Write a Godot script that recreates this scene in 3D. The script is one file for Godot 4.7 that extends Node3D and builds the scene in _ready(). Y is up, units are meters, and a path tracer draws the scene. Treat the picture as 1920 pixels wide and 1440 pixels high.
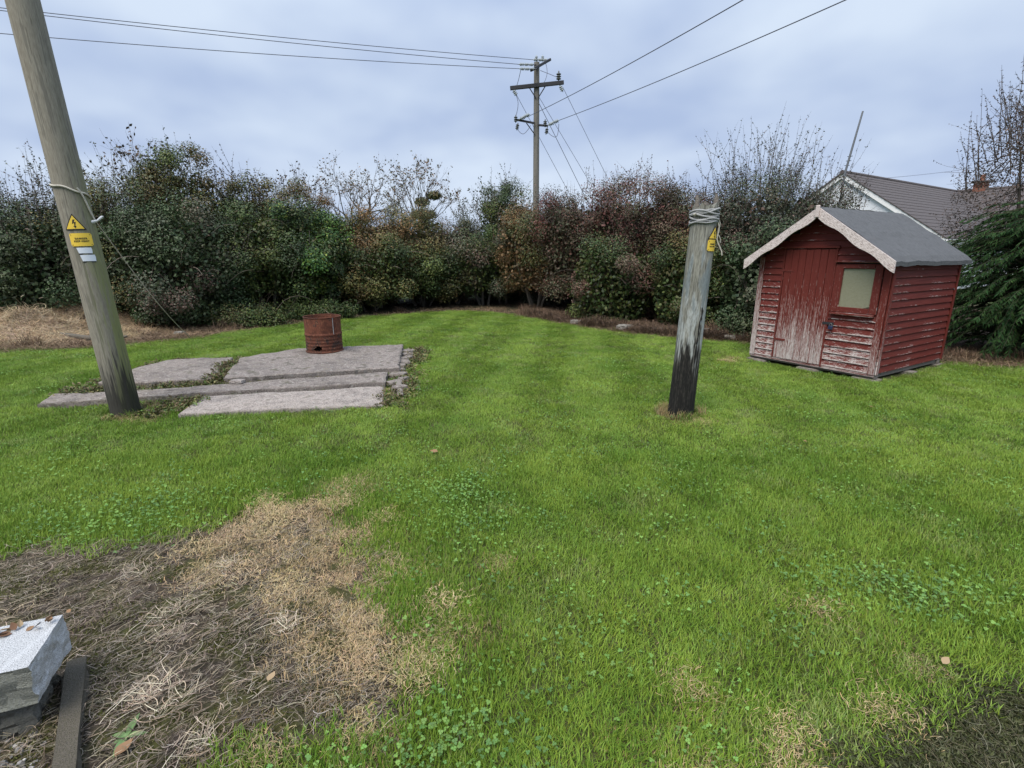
extends Node3D

const EXPOSURE := 2.8

# ---------------------------------------------------------------- geometry collector
class Geo:
	var v := PackedVector3Array()
	var n := PackedVector3Array()
	var c := PackedColorArray()
	var uv := PackedVector2Array()
	var ix := PackedInt32Array()
	var col := Color(1, 1, 1)

	func vert(p: Vector3, nn: Vector3, t := Vector2.ZERO) -> int:
		v.push_back(p); n.push_back(nn); c.push_back(col); uv.push_back(t)
		return v.size() - 1

	# front faces run clockwise: the outward normal of (a, b, c) is (c - a) x (b - a)
	func tri(a: Vector3, b: Vector3, cc: Vector3, out := Vector3.ZERO, ua := Vector2.ZERO, ub := Vector2.ZERO, uc := Vector2.ZERO) -> void:
		var nn := (cc - a).cross(b - a).normalized()
		if out != Vector3.ZERO and nn.dot(out) < 0.0:
			tri(a, cc, b, Vector3.ZERO, ua, uc, ub)
			return
		var k := vert(a, nn, ua)
		vert(b, nn, ub)
		vert(cc, nn, uc)
		ix.append_array(PackedInt32Array([k, k + 1, k + 2]))

	func quad(a: Vector3, b: Vector3, cc: Vector3, d: Vector3, out := Vector3.ZERO, us := []) -> void:
		var nn := (cc - a).cross(b - a)
		if nn.length_squared() < 1e-14:
			nn = (d - a).cross(cc - a)
		nn = nn.normalized()
		var w := us if us.size() == 4 else [Vector2(0, 0), Vector2(1, 0), Vector2(1, 1), Vector2(0, 1)]
		if out != Vector3.ZERO and nn.dot(out) < 0.0:
			quad(a, d, cc, b, Vector3.ZERO, [w[0], w[3], w[2], w[1]])
			return
		var k := vert(a, nn, w[0])
		vert(b, nn, w[1])
		vert(cc, nn, w[2])
		vert(d, nn, w[3])
		ix.append_array(PackedInt32Array([k, k + 1, k + 2, k, k + 2, k + 3]))

	# chamfered box; uv from the local x and y
	func box(xf: Transform3D, s: Vector3, ch := 0.0) -> void:
		var h := s * 0.5
		var b := Vector3(maxf(h.x - ch, 0.0), maxf(h.y - ch, 0.0), maxf(h.z - ch, 0.0))
		var m := func(p: Vector3) -> Vector2: return Vector2(p.x / s.x + 0.5, 0.5 - p.y / s.y)
		for ax in 3:
			for sg in [-1.0, 1.0]:
				var o1 := (ax + 1) % 3
				var o2 := (ax + 2) % 3
				var ps := []
				for q in [[-1, -1], [1, -1], [1, 1], [-1, 1]]:
					var p := Vector3.ZERO
					p[ax] = sg * h[ax]
					p[o1] = q[0] * b[o1]
					p[o2] = q[1] * b[o2]
					ps.append(p)
				var od := Vector3.ZERO
				od[ax] = sg
				quad(xf * ps[0], xf * ps[1], xf * ps[2], xf * ps[3], xf.basis * od, [m.call(ps[0]), m.call(ps[1]), m.call(ps[2]), m.call(ps[3])])
		if ch <= 0.0:
			return
		for ax in 3:
			var o1 := (ax + 1) % 3
			var o2 := (ax + 2) % 3
			for s1 in [-1.0, 1.0]:
				for s2 in [-1.0, 1.0]:
					var ps := []
					for q in [[-1, 0], [1, 0], [1, 1], [-1, 1]]:
						var p := Vector3.ZERO
						p[ax] = q[0] * b[ax]
						p[o1] = s1 * (h[o1] if q[1] == 0 else b[o1])
						p[o2] = s2 * (b[o2] if q[1] == 0 else h[o2])
						ps.append(p)
					var od := Vector3.ZERO
					od[o1] = s1
					od[o2] = s2
					quad(xf * ps[0], xf * ps[1], xf * ps[2], xf * ps[3], xf.basis * od, [m.call(ps[0]), m.call(ps[1]), m.call(ps[2]), m.call(ps[3])])
		for sx in [-1.0, 1.0]:
			for sy in [-1.0, 1.0]:
				for sz in [-1.0, 1.0]:
					var p1 := Vector3(sx * h.x, sy * b.y, sz * b.z)
					var p2 := Vector3(sx * b.x, sy * h.y, sz * b.z)
					var p3 := Vector3(sx * b.x, sy * b.y, sz * h.z)
					tri(xf * p1, xf * p2, xf * p3, xf.basis * Vector3(sx, sy, sz), m.call(p1), m.call(p2), m.call(p3))

	func tube(pts: PackedVector3Array, rad: PackedFloat32Array, sides: int, caps := false, vscale := 1.0) -> void:
		var m := pts.size()
		var side := Vector3.ZERO
		var start := v.size()
		var along := 0.0
		for k in m:
			var t := (pts[mini(k + 1, m - 1)] - pts[maxi(k - 1, 0)]).normalized()
			if k == 0:
				side = t.cross(Vector3.RIGHT if absf(t.x) < 0.8 else Vector3.UP).normalized()
			side = (side - t * side.dot(t)).normalized()
			var other := t.cross(side)
			if k > 0:
				along += pts[k].distance_to(pts[k - 1])
			for j in sides + 1:
				var a := TAU * j / sides
				var nn := side * cos(a) + other * sin(a)
				v.push_back(pts[k] + nn * rad[k]); n.push_back(nn); c.push_back(col); uv.push_back(Vector2(float(j) / sides, along * vscale))
		for k in m - 1:
			for j in sides:
				var a := start + k * (sides + 1) + j
				var b := a + sides + 1
				ix.push_back(a); ix.push_back(b); ix.push_back(b + 1); ix.push_back(a); ix.push_back(b + 1); ix.push_back(a + 1)
		if caps:
			for e in [0, m - 1]:
				var t: Vector3 = (pts[1] - pts[0]).normalized() * -1.0 if e == 0 else (pts[m - 1] - pts[m - 2]).normalized()
				for j in sides:
					var r: int = start + e * (sides + 1) + j
					tri(pts[e], v[r], v[r + 1], t, Vector2(0.5, 0.5), uv[r], uv[r + 1])

	# lathe round the y axis: profile of (radius, height)
	func lathe(prof: Array, sides: int, at := Transform3D()) -> void:
		var start := v.size()
		var m := prof.size()
		for k in m:
			var p: Vector2 = prof[k]
			var q: Vector2 = prof[mini(k + 1, m - 1)] - prof[maxi(k - 1, 0)]
			var nn2 := Vector2(q.y, -q.x).normalized()
			for j in sides + 1:
				var a := TAU * j / sides
				var nn := Vector3(cos(a) * nn2.x, nn2.y, sin(a) * nn2.x)
				v.push_back(at * Vector3(cos(a) * p.x, p.y, sin(a) * p.x)); n.push_back((at.basis * nn).normalized()); c.push_back(col); uv.push_back(Vector2(float(j) / sides, 1.0 - float(k) / (m - 1)))
		for k in m - 1:
			for j in sides:
				var a := start + k * (sides + 1) + j
				var b := a + sides + 1
				ix.push_back(a); ix.push_back(a + 1); ix.push_back(b + 1); ix.push_back(a); ix.push_back(b + 1); ix.push_back(b)

	# one leaf: a folded kite
	func leaf(p: Vector3, nn: Vector3, t: Vector3, l: float, w: float) -> void:
		var s := nn.cross(t) * w
		var mid := p + t * (l * 0.45) - nn * (l * 0.06)
		var k := v.size()
		v.push_back(p); v.push_back(mid + s); v.push_back(p + t * l - nn * (l * 0.12)); v.push_back(mid - s)
		n.push_back(nn); n.push_back(nn); n.push_back(nn); n.push_back(nn)
		c.push_back(col); c.push_back(col); c.push_back(col); c.push_back(col)
		uv.push_back(Vector2.ZERO); uv.push_back(Vector2.ZERO); uv.push_back(Vector2.ZERO); uv.push_back(Vector2.ZERO)
		ix.push_back(k); ix.push_back(k + 1); ix.push_back(k + 2); ix.push_back(k); ix.push_back(k + 2); ix.push_back(k + 3)

	# a grass blade of two segments
	func blade(p: Vector3, dir: Vector3, bend: Vector3, l: float, w: float) -> void:
		var s := dir.cross(bend)
		if s.length_squared() < 1e-8:
			s = Vector3.RIGHT
		s = s.normalized() * w * 0.5
		var m := p + dir * l * 0.55
		var t := m + (dir * 0.45 + bend).normalized() * l * 0.45
		var nn := s.cross(dir).normalized()
		if nn.y < 0.0:
			nn = -nn
			s = -s
		var k := v.size()
		v.push_back(p - s); v.push_back(p + s); v.push_back(m - s * 0.9); v.push_back(m + s * 0.9); v.push_back(t)
		for q in 5:
			n.push_back(nn); c.push_back(col); uv.push_back(Vector2.ZERO)
		# orientation chosen so that the front agrees with nn
		if (v[k + 2] - v[k]).cross(v[k + 1] - v[k]).dot(nn) > 0.0:
			ix.append_array(PackedInt32Array([k, k + 1, k + 2, k + 1, k + 3, k + 2, k + 2, k + 3, k + 4]))
		else:
			ix.append_array(PackedInt32Array([k, k + 2, k + 1, k + 1, k + 2, k + 3, k + 2, k + 4, k + 3]))

	# a dry curling stalk: a ribbon whose heading wanders
	func stalk(p: Vector3, dir: Vector3, turn: float, lift: float, l: float, w: float) -> void:
		var k := v.size()
		var n_ := 5
		var q := p
		var d := dir.normalized()
		for i in n_ + 1:
			var s := d.cross(Vector3.UP).normalized() * w * (0.5 if i < n_ else 0.15)
			var nn := s.cross(d).normalized()
			if nn.y < 0.0:
				nn = -nn
			v.push_back(q - s); v.push_back(q + s)
			for e in 2:
				n.push_back(nn); c.push_back(col); uv.push_back(Vector2.ZERO)
			q += d * l / n_
			d = (d.rotated(Vector3.UP, turn) + Vector3(0, lift, 0)).normalized()
		for i in n_:
			var a := k + i * 2
			if (v[a + 2] - v[a]).cross(v[a + 1] - v[a]).y > 0.0:
				ix.append_array(PackedInt32Array([a, a + 1, a + 2, a + 1, a + 3, a + 2]))
			else:
				ix.append_array(PackedInt32Array([a, a + 2, a + 1, a + 1, a + 2, a + 3]))

	func mesh() -> ArrayMesh:
		var a := []
		a.resize(Mesh.ARRAY_MAX)
		a[Mesh.ARRAY_VERTEX] = v
		a[Mesh.ARRAY_NORMAL] = n
		a[Mesh.ARRAY_COLOR] = c
		a[Mesh.ARRAY_TEX_UV] = uv
		a[Mesh.ARRAY_INDEX] = ix
		var m := ArrayMesh.new()
		m.add_surface_from_arrays(Mesh.PRIMITIVE_TRIANGLES, a)
		return m

# ---------------------------------------------------------------- nodes and materials
var M := {}
var rng := RandomNumberGenerator.new()
var nz := FastNoiseLite.new()
var nf := FastNoiseLite.new()
var names := {}

func numbered(s: String) -> String:
	var k: int = names.get(s, -1) + 1
	names[s] = k
	return s if k == 0 else "%s_%03d" % [s, k]

func thing(called: String, label: String, category: String, at := Vector3.ZERO, group := "") -> Node3D:
	var o := Node3D.new()
	o.name = numbered(called)
	add_child(o)
	o.position = at
	meta(o, label, category, group)
	return o

func meta(o: Node, label: String, category := "", group := "", kind := "") -> void:
	if label: o.set_meta("label", label)
	if category: o.set_meta("category", category)
	if group: o.set_meta("group", group)
	if kind: o.set_meta("kind", kind)

func put(g: Geo, called: String, m: Material, parent: Node = null) -> MeshInstance3D:
	return put_mesh(g.mesh(), called, m, parent)

func put_mesh(me: Mesh, called: String, m: Material, parent: Node = null) -> MeshInstance3D:
	var o := MeshInstance3D.new()
	o.mesh = me
	o.material_override = m
	if parent == null:
		o.name = numbered(called)
		add_child(o)
	else:
		o.name = called
		parent.add_child(o, true)
	return o

func lin(r: float, g: float, b: float) -> Color:
	return Color(r, g, b).linear_to_srgb()

func mat(c: Color, rough := 0.8, metal := 0.0) -> StandardMaterial3D:
	var m := StandardMaterial3D.new()
	m.albedo_color = c
	m.roughness = rough
	m.metallic = metal
	m.cull_mode = BaseMaterial3D.CULL_DISABLED
	m.metallic_specular = 0.4
	return m

func vmat(rough := 0.6, back := 0.0) -> StandardMaterial3D:
	var m := mat(Color.WHITE, rough)
	m.vertex_color_use_as_albedo = true
	if back > 0.0:
		m.backlight_enabled = true
		m.backlight = Color(back, back, back)
	return m

func noise_tex(freq: float, cols: Array, seed_: int, size := 512, oct := 5, offs := []) -> NoiseTexture2D:
	var f := FastNoiseLite.new()
	f.seed = seed_
	f.frequency = freq
	f.fractal_octaves = oct
	var t := NoiseTexture2D.new()
	t.width = size
	t.height = size
	t.seamless = true
	t.noise = f
	var g := Gradient.new()
	g.offsets = PackedFloat32Array(offs) if offs else PackedFloat32Array(range(cols.size()).map(func(k): return float(k) / (cols.size() - 1)))
	g.colors = PackedColorArray(cols)
	t.color_ramp = g
	return t

func bump_tex(freq: float, seed_: int, strength: float, size := 512) -> NoiseTexture2D:
	var f := FastNoiseLite.new()
	f.seed = seed_
	f.frequency = freq
	f.fractal_octaves = 4
	var t := NoiseTexture2D.new()
	t.width = size
	t.height = size
	t.seamless = true
	t.as_normal_map = true
	t.bump_strength = strength
	t.noise = f
	return t

# world-space noise surface
func nmat(freq: float, cols: Array, seed_: int, tile: float, rough := 0.9, bump := 4.0, bfreq := 0.06, offs := []) -> StandardMaterial3D:
	var m := mat(Color.WHITE, rough)
	m.albedo_texture = noise_tex(freq, cols, seed_, 512, 5, offs)
	m.uv1_triplanar = true
	m.uv1_world_triplanar = true
	m.uv1_scale = Vector3.ONE * tile
	if bump > 0.0:
		m.normal_enabled = true
		m.normal_texture = bump_tex(bfreq, seed_ + 7, bump)
	return m

func image_mat(im: Image, rough := 0.85, bump: Image = null, bs := 1.0) -> StandardMaterial3D:
	var m := mat(Color.WHITE, rough)
	m.albedo_texture = ImageTexture.create_from_image(im)
	if bump:
		m.normal_enabled = true
		m.normal_scale = 1.0
		bump.bump_map_to_normal_map(bs)
		m.normal_texture = ImageTexture.create_from_image(bump)
	return m

func mixc(a: Vector3, b: Vector3, t: float) -> Vector3:
	return a + (b - a) * clampf(t, 0.0, 1.0)

func put_px(d: PackedByteArray, k: int, c: Vector3) -> void:
	pass

func srgb8(x: float) -> int:
	x = clampf(x, 0.0, 1.0)
	return int(255.0 * (12.92 * x if x < 0.0031308 else 1.055 * pow(x, 1.0 / 2.4) - 0.055) + 0.5)

# flaking red paint on weathered boards. along: true when the grain runs along u. wear0, wear1: how much paint is gone at the top and the bottom of the sheet
func paint_image(w: int, h: int, sd: int, wear0: float, wear1: float, along: bool, pale := 1.0) -> Image:
	var d := PackedByteArray()
	d.resize(w * h * 3)
	var a := FastNoiseLite.new()
	a.seed = sd
	a.frequency = 1.0
	a.fractal_octaves = 4
	var k := 0
	for y in h:
		var vv := float(y) / h
		for x in w:
			var uu := float(x) / w
			var gx := uu * (5.0 if along else 14.0)
			var gy := vv * (2.2 if along else 3.2)
			var st := a.get_noise_2d(gx * (0.7 if along else 3.0), gy * (5.0 if along else 1.1))
			var fine := a.get_noise_2d(gx * (4.0 if along else 14.0) + 40.0, gy * (22.0 if along else 5.0))
			var big := a.get_noise_2d(gx * 0.5 + 90.0, gy * 0.6 + 11.0)
			var wear := lerpf(wear0, wear1, vv)
			if along:
				wear += 0.22 * smoothstep(0.72, 0.95, vv)   # the lower lip of each board has lost most paint
			var gone := smoothstep(0.47, 0.53, wear + st * 0.42 + fine * 0.22 + big * 0.22)
			var red := mixc(Vector3(0.080, 0.0105, 0.007), Vector3(0.140, 0.0215, 0.0145), 0.5 + st * 0.9 + fine * 0.5)
			var chalk := smoothstep(0.25, 0.5, wear + fine * 0.5 + big * 0.3) * 0.22
			red = mixc(red, Vector3(0.21, 0.075, 0.062), chalk)
			var bare := mixc(Vector3(0.30, 0.25, 0.235), Vector3(0.52, 0.475, 0.46), 0.5 + fine * 1.1) * pale
			if fine < -0.28:
				bare = Vector3(0.14, 0.10, 0.085)
			var c := mixc(red, bare, gone)
			d[k] = srgb8(c.x); d[k + 1] = srgb8(c.y); d[k + 2] = srgb8(c.z)
			k += 3
	return Image.create_from_data(w, h, false, Image.FORMAT_RGB8, d)

# weathered pole: u round it, v from the foot (1) up (0). 0: the tall grey pole, 1: the cut-down one, 2: the distant one
func pole_image(w: int, h: int, sd: int, kind: int) -> Image:
	var d := PackedByteArray()
	d.resize(w * h * 3)
	var a := FastNoiseLite.new()
	a.seed = sd
	a.frequency = 1.0
	a.fractal_octaves = 4
	var k := 0
	for y in h:
		var up := 1.0 - float(y) / h
		for x in w:
			var an := TAU * x / w
			var cx := cos(an)
			var sx := sin(an)
			var grain := a.get_noise_3d(cx * 6.0, sx * 6.0, up * (16.0 if kind == 0 else 7.0))
			var fine := a.get_noise_3d(cx * 20.0, sx * 20.0, up * (110.0 if kind == 0 else 34.0) + 30.0)
			var big := a.get_noise_3d(cx * 1.3, sx * 1.3, up * (11.0 if kind == 0 else 4.5) + 70.0)
			var c: Vector3
			if kind == 0:
				c = mixc(Vector3(0.165, 0.15, 0.12), Vector3(0.265, 0.25, 0.205), 0.5 + grain * 0.4 + fine * 0.8 + big * 0.6)
				# green algae down one flank
				var flank := 0.5 + 0.5 * cos(an - 0.25)
				c = mixc(c, Vector3(0.17, 0.19, 0.06), smoothstep(0.55, 0.95, flank + big * 0.5 + grain * 0.3) * smoothstep(0.34, 0.14, up + big * 0.1) * 0.8)
				var blot := smoothstep(0.16, 0.34, big * 0.8 + grain * 0.7 - up * 0.35 + 0.06)
				c = mixc(c, Vector3(0.07, 0.066, 0.058), blot * 0.5)
				var tar := smoothstep(0.098, 0.06, up + grain * 0.035 + big * 0.04)
				c = mixc(c, Vector3(0.014, 0.014, 0.013), tar * 0.88)
			elif kind == 1:
				c = mixc(Vector3(0.10, 0.10, 0.085), Vector3(0.28, 0.28, 0.24), 0.5 + grain * 0.8 + fine * 0.7)
				var pale := smoothstep(-0.05, 0.3, big + 0.45 - absf(up - 0.55) * 2.4)
				c = mixc(c, Vector3(0.34, 0.37, 0.37), pale * (0.6 + fine))
				var blue := smoothstep(0.05, 0.3, big + grain * 0.4 + 0.3 - absf(up - 0.68) * 4.0)
				c = mixc(c, Vector3(0.10, 0.13, 0.14), blue * 0.6)
				var tar := smoothstep(0.47, 0.37, up + grain * 0.13 + big * 0.10)
				c = mixc(c, mixc(Vector3(0.008, 0.0078, 0.0075), Vector3(0.06, 0.056, 0.047), 0.02 + fine * 0.7 + grain * 0.8 + smoothstep(0.18, 0.42, up) * 0.3), tar)
			else:
				c = mixc(Vector3(0.10, 0.095, 0.085), Vector3(0.20, 0.19, 0.165), 0.5 + grain + fine * 0.5)
			if grain < -0.44 and kind < 2:
				c = c * 0.7
			d[k] = srgb8(c.x); d[k + 1] = srgb8(c.y); d[k + 2] = srgb8(c.z)
			k += 3
	return Image.create_from_data(w, h, false, Image.FORMAT_RGB8, d)

# old concrete: cloudy stains, lichen spots, exposed grit and hairline cracks
func concrete_image(w: int, sd: int, base: Vector3, dirt: float) -> Image:
	var d := PackedByteArray()
	d.resize(w * w * 3)
	var a := FastNoiseLite.new()
	a.seed = sd
	a.frequency = 1.0
	a.fractal_octaves = 4
	var k := 0
	for y in w:
		for x in w:
			var u := x * 4.0 / w
			var v := y * 4.0 / w
			var big := a.get_noise_2d(u * 1.1, v * 1.1)
			var mid := a.get_noise_2d(u * 5.0 + 30.0, v * 5.0)
			var fine := a.get_noise_2d(u * 45.0, v * 45.0 + 60.0)
			var c := base * (1.0 + big * 0.45 * dirt + mid * 0.5 + fine * 0.75)
			c = mixc(c, Vector3(0.075, 0.068, 0.058), smoothstep(0.22, 0.5, big * 0.6 + mid * 0.7) * dirt * 0.8)
			c = mixc(c, Vector3(0.11, 0.10, 0.06), smoothstep(0.3, 0.42, mid + fine * 0.4) * dirt * 0.4)
			if a.get_noise_2d(u * 14.0 + 200.0, v * 14.0) > 0.36:
				c = mixc(c, Vector3(0.36, 0.35, 0.32), 0.5)
			if absf(a.get_noise_2d(u * 0.9 + 400.0, v * 0.9)) < 0.0035 * dirt:
				c = Vector3(0.05, 0.045, 0.035)
			if fine < -0.38:
				c = c * 0.55
			d[k] = srgb8(c.x); d[k + 1] = srgb8(c.y); d[k + 2] = srgb8(c.z)
			k += 3
	return Image.create_from_data(w, w, false, Image.FORMAT_RGB8, d)

func world_image(im: Image, tile: float, sd: int) -> StandardMaterial3D:
	var m := image_mat(im, 0.95)
	m.uv1_triplanar = true
	m.uv1_world_triplanar = true
	m.uv1_scale = Vector3.ONE * tile
	m.uv1_offset = Vector3(0.45, 0.0, 0.1)
	return m

func rust_image(w: int, h: int, sd: int) -> Image:
	var d := PackedByteArray()
	d.resize(w * h * 3)
	var a := FastNoiseLite.new()
	a.seed = sd
	a.frequency = 1.0
	a.fractal_octaves = 4
	var k := 0
	for y in h:
		var up := 1.0 - float(y) / h
		for x in w:
			var an := TAU * x / w
			var s1 := a.get_noise_3d(cos(an) * 2.0, sin(an) * 2.0, up * 3.0)
			var s2 := a.get_noise_3d(cos(an) * 9.0, sin(an) * 9.0, up * 9.0 + 20.0)
			var c := mixc(Vector3(0.075, 0.026, 0.015), Vector3(0.155, 0.053, 0.030), 0.5 + s1 + s2 * 0.6)
			c = mixc(c, Vector3(0.035, 0.02, 0.016), smoothstep(0.1, 0.35, s1 * 0.7 + s2 * 0.5 + (0.18 if up < 0.5 else -0.12)))
			if s2 > 0.36:
				c = Vector3(0.17, 0.075, 0.04)
			d[k] = srgb8(c.x); d[k + 1] = srgb8(c.y); d[k + 2] = srgb8(c.z)
			k += 3
	return Image.create_from_data(w, h, false, Image.FORMAT_RGB8, d)

# ---------------------------------------------------------------- the ground plan
const LAWN_EDGE := [[-30.0, -8.6], [-14.0, -8.8], [-9.1, -8.9], [-7.6, -9.2], [-6.6, -10.2], [-5.8, -11.5], [-4.4, -13.2], [-2.6, -14.7], [-1.3, -15.2], [-0.2, -14.6], [0.6, -13.5], [1.7, -11.8], [3.3, -10.2], [4.4, -9.6], [5.5, -9.0], [6.5, -8.2], [7.2, -7.5], [12.0, -7.0], [30.0, -7.0]]
const BARE := [Vector2(-4.2, -2.25), Vector2(-2.8, -2.43), Vector2(-2.1, -2.7), Vector2(-1.76, -3.05), Vector2(-1.3, -3.12), Vector2(-0.95, -2.7), Vector2(-0.7, -2.4), Vector2(-0.5, -1.95), Vector2(-0.38, -1.68), Vector2(-0.74, -1.40), Vector2(-0.85, -1.25), Vector2(-0.95, -0.4), Vector2(-4.2, -0.4)]
const MOSSY := [Vector2(0.98, -1.2), Vector2(1.30, -1.42), Vector2(1.62, -1.52), Vector2(1.98, -1.62), Vector2(2.6, -1.7), Vector2(2.6, -0.3), Vector2(0.9, -0.3)]
const SLAB_FRONT := [Vector2(-3.45, -4.96), Vector2(-3.58, -5.63), Vector2(-1.58, -6.09), Vector2(-1.39, -5.29)]
const SLAB_MID := [Vector2(-5.17, -5.26), Vector2(-5.38, -5.69), Vector2(-4.73, -5.74), Vector2(-3.59, -6.10), Vector2(-1.67, -6.70), Vector2(-1.56, -6.13), Vector2(-3.59, -5.67), Vector2(-4.01, -5.56)]
const SLAB_BACK_LEFT := [Vector2(-5.14, -6.04), Vector2(-5.24, -6.85), Vector2(-5.18, -7.51), Vector2(-4.27, -7.64), Vector2(-3.78, -6.21), Vector2(-4.68, -6.02)]
const SLAB_BACK_RIGHT := [Vector2(-4.13, -7.50), Vector2(-3.55, -8.28), Vector2(-1.87, -8.66), Vector2(-1.54, -6.82), Vector2(-3.66, -6.18)]

func lawn_edge(x: float) -> float:
	for k in LAWN_EDGE.size() - 1:
		if x <= LAWN_EDGE[k + 1][0]:
			var t: float = (x - LAWN_EDGE[k][0]) / (LAWN_EDGE[k + 1][0] - LAWN_EDGE[k][0])
			return lerpf(LAWN_EDGE[k][1], LAWN_EDGE[k + 1][1], t)
	return -7.0

# signed distance to a polygon, negative inside
func poly_dist(p: Vector2, poly: Array) -> float:
	var best := 1e9
	var inside := false
	var m := poly.size()
	for k in m:
		var a: Vector2 = poly[k]
		var b: Vector2 = poly[(k + 1) % m]
		var ab := b - a
		var t := clampf((p - a).dot(ab) / ab.length_squared(), 0.0, 1.0)
		best = minf(best, p.distance_squared_to(a + ab * t))
		if (a.y > p.y) != (b.y > p.y) and p.x < (b.x - a.x) * (p.y - a.y) / (b.y - a.y) + a.x:
			inside = not inside
	return -sqrt(best) if inside else sqrt(best)

func bare_at(x: float, z: float) -> float:
	if x > 0.6 or z < -4.2:
		return 9.0
	return poly_dist(Vector2(x, z), BARE) + nz.get_noise_2d(x * 160.0, z * 160.0) * 0.22 + nz.get_noise_2d(x * 900.0, z * 900.0) * 0.07

func mossy_at(x: float, z: float) -> float:
	if x < 0.5 or z < -2.2:
		return 9.0
	return poly_dist(Vector2(x, z), MOSSY) + nz.get_noise_2d(x * 500.0, z * 500.0) * 0.08

func slab_at(x: float, z: float) -> float:
	if x > -0.9 or x < -6.2 or z > -4.4 or z < -9.2:
		return 9.0
	var p := Vector2(x, z)
	return minf(minf(poly_dist(p, SLAB_FRONT), poly_dist(p, SLAB_MID)), minf(poly_dist(p, SLAB_BACK_LEFT), poly_dist(p, SLAB_BACK_RIGHT)))

func in_shed(x: float, z: float) -> bool:
	if x < 3.2 or z > -5.8:
		return false
	var d := Vector2(x - 3.851, z + 8.046)
	var f := Vector2(0.522, 0.853)
	var b := Vector2(0.853, -0.522)
	return d.dot(f) > -0.08 and d.dot(f) < 1.87 and d.dot(b) > -0.10 and d.dot(b) < 2.12

func gh(x: float, z: float) -> float:
	var y := nz.get_noise_2d(x * 30.0, z * 30.0) * 0.03
	if x > -4.5 and x < 0.6 and z > -4.2:
		var b := bare_at(x, z)
		if b < 0.25:
			var k := smoothstep(0.15, -0.15, b)
			y += k * (nz.get_noise_2d(x * 700.0, z * 700.0) * 0.035 + nz.get_noise_2d(x * 2100.0, z * 2100.0) * 0.018 - 0.012)
	return y

func _ready() -> void:
	rng.seed = 7
	nz.seed = 3
	nz.frequency = 0.01
	nz.fractal_octaves = 3
	nf.seed = 12
	nf.frequency = 1.0
	nf.fractal_octaves = 4
	make_camera_and_sky()
	make_materials()
	make_ground()
	make_house()
	make_shed()
	make_slabs()
	make_poles()
	make_far_pole()
	make_drum()
	make_stones()
	make_heaps()
	make_hedge()
	make_far_trees()
	make_lawn()
	make_small()

# ---------------------------------------------------------------- camera, sky, sun
func make_camera_and_sky() -> void:
	var cam := Camera3D.new()
	cam.name = "camera"
	add_child(cam)
	cam.position = Vector3(0, 1.65, 0)
	cam.rotation_degrees = Vector3(-14.46, 0, 0)
	cam.fov = 74.32
	cam.near = 0.05
	cam.far = 2000.0
	cam.current = true
	var e := Environment.new()
	e.background_mode = Environment.BG_SKY
	e.tonemap_mode = Environment.TONE_MAPPER_LINEAR
	e.tonemap_exposure = EXPOSURE
	e.sdfgi_enabled = true
	e.ssao_enabled = true
	e.ssil_enabled = true
	var sky := Sky.new()
	var sm := PanoramaSkyMaterial.new()
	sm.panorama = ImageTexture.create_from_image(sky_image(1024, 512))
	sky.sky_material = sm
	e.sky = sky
	var w := WorldEnvironment.new()
	w.name = "world_environment"
	w.environment = e
	add_child(w)
	var sun := DirectionalLight3D.new()
	sun.name = "sun"
	sun.light_color = Color(1.0, 0.965, 0.91)
	sun.light_energy = 0.5
	sun.light_angular_distance = 40.0
	sun.shadow_enabled = true
	add_child(sun)
	sun.rotation_degrees = Vector3(-58, -32, 0)

# an overcast sky: grey-blue layer cloud in soft horizontal rolls, brighter overhead as overcast skies are
func sky_image(w: int, h: int) -> Image:
	var f := FastNoiseLite.new()
	f.seed = 21
	f.frequency = 1.0
	f.fractal_octaves = 5
	f.fractal_gain = 0.48
	var d := PackedFloat32Array()
	d.resize(w * h * 3)
	var k := 0
	for y in h:
		var el := (0.5 - (y + 0.5) / h) * PI
		var se := sin(el)
		for x in w:
			var az := TAU * (x + 0.5) / w
			var c := Vector3(0.60, 0.68, 0.86)
			if se > 0.0:
				var dir := Vector3(cos(az) * cos(el), se, sin(az) * cos(el))
				var q := dir / (se + 0.22)
				var a := f.get_noise_3d(q.x * 0.62, q.z * 0.62, 3.0)
				var b := f.get_noise_3d(q.x * 2.3 + 9.0, q.z * 2.3, 8.0)
				var t := clampf(0.52 + a * 1.3 + b * 0.4, 0.0, 1.0)
				c = mixc(Vector3(0.42, 0.53, 0.765), Vector3(0.68, 0.79, 0.95), t)
				var low := exp(-se * 9.0)
				c = mixc(c, Vector3(0.68, 0.775, 0.93), low * 0.5)
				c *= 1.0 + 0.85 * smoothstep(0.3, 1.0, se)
			c *= 1.0 / EXPOSURE
			d[k] = c.x; d[k + 1] = c.y; d[k + 2] = c.z
			k += 3
	return Image.create_from_data(w, h, false, Image.FORMAT_RGBF, d.to_byte_array())

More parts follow.
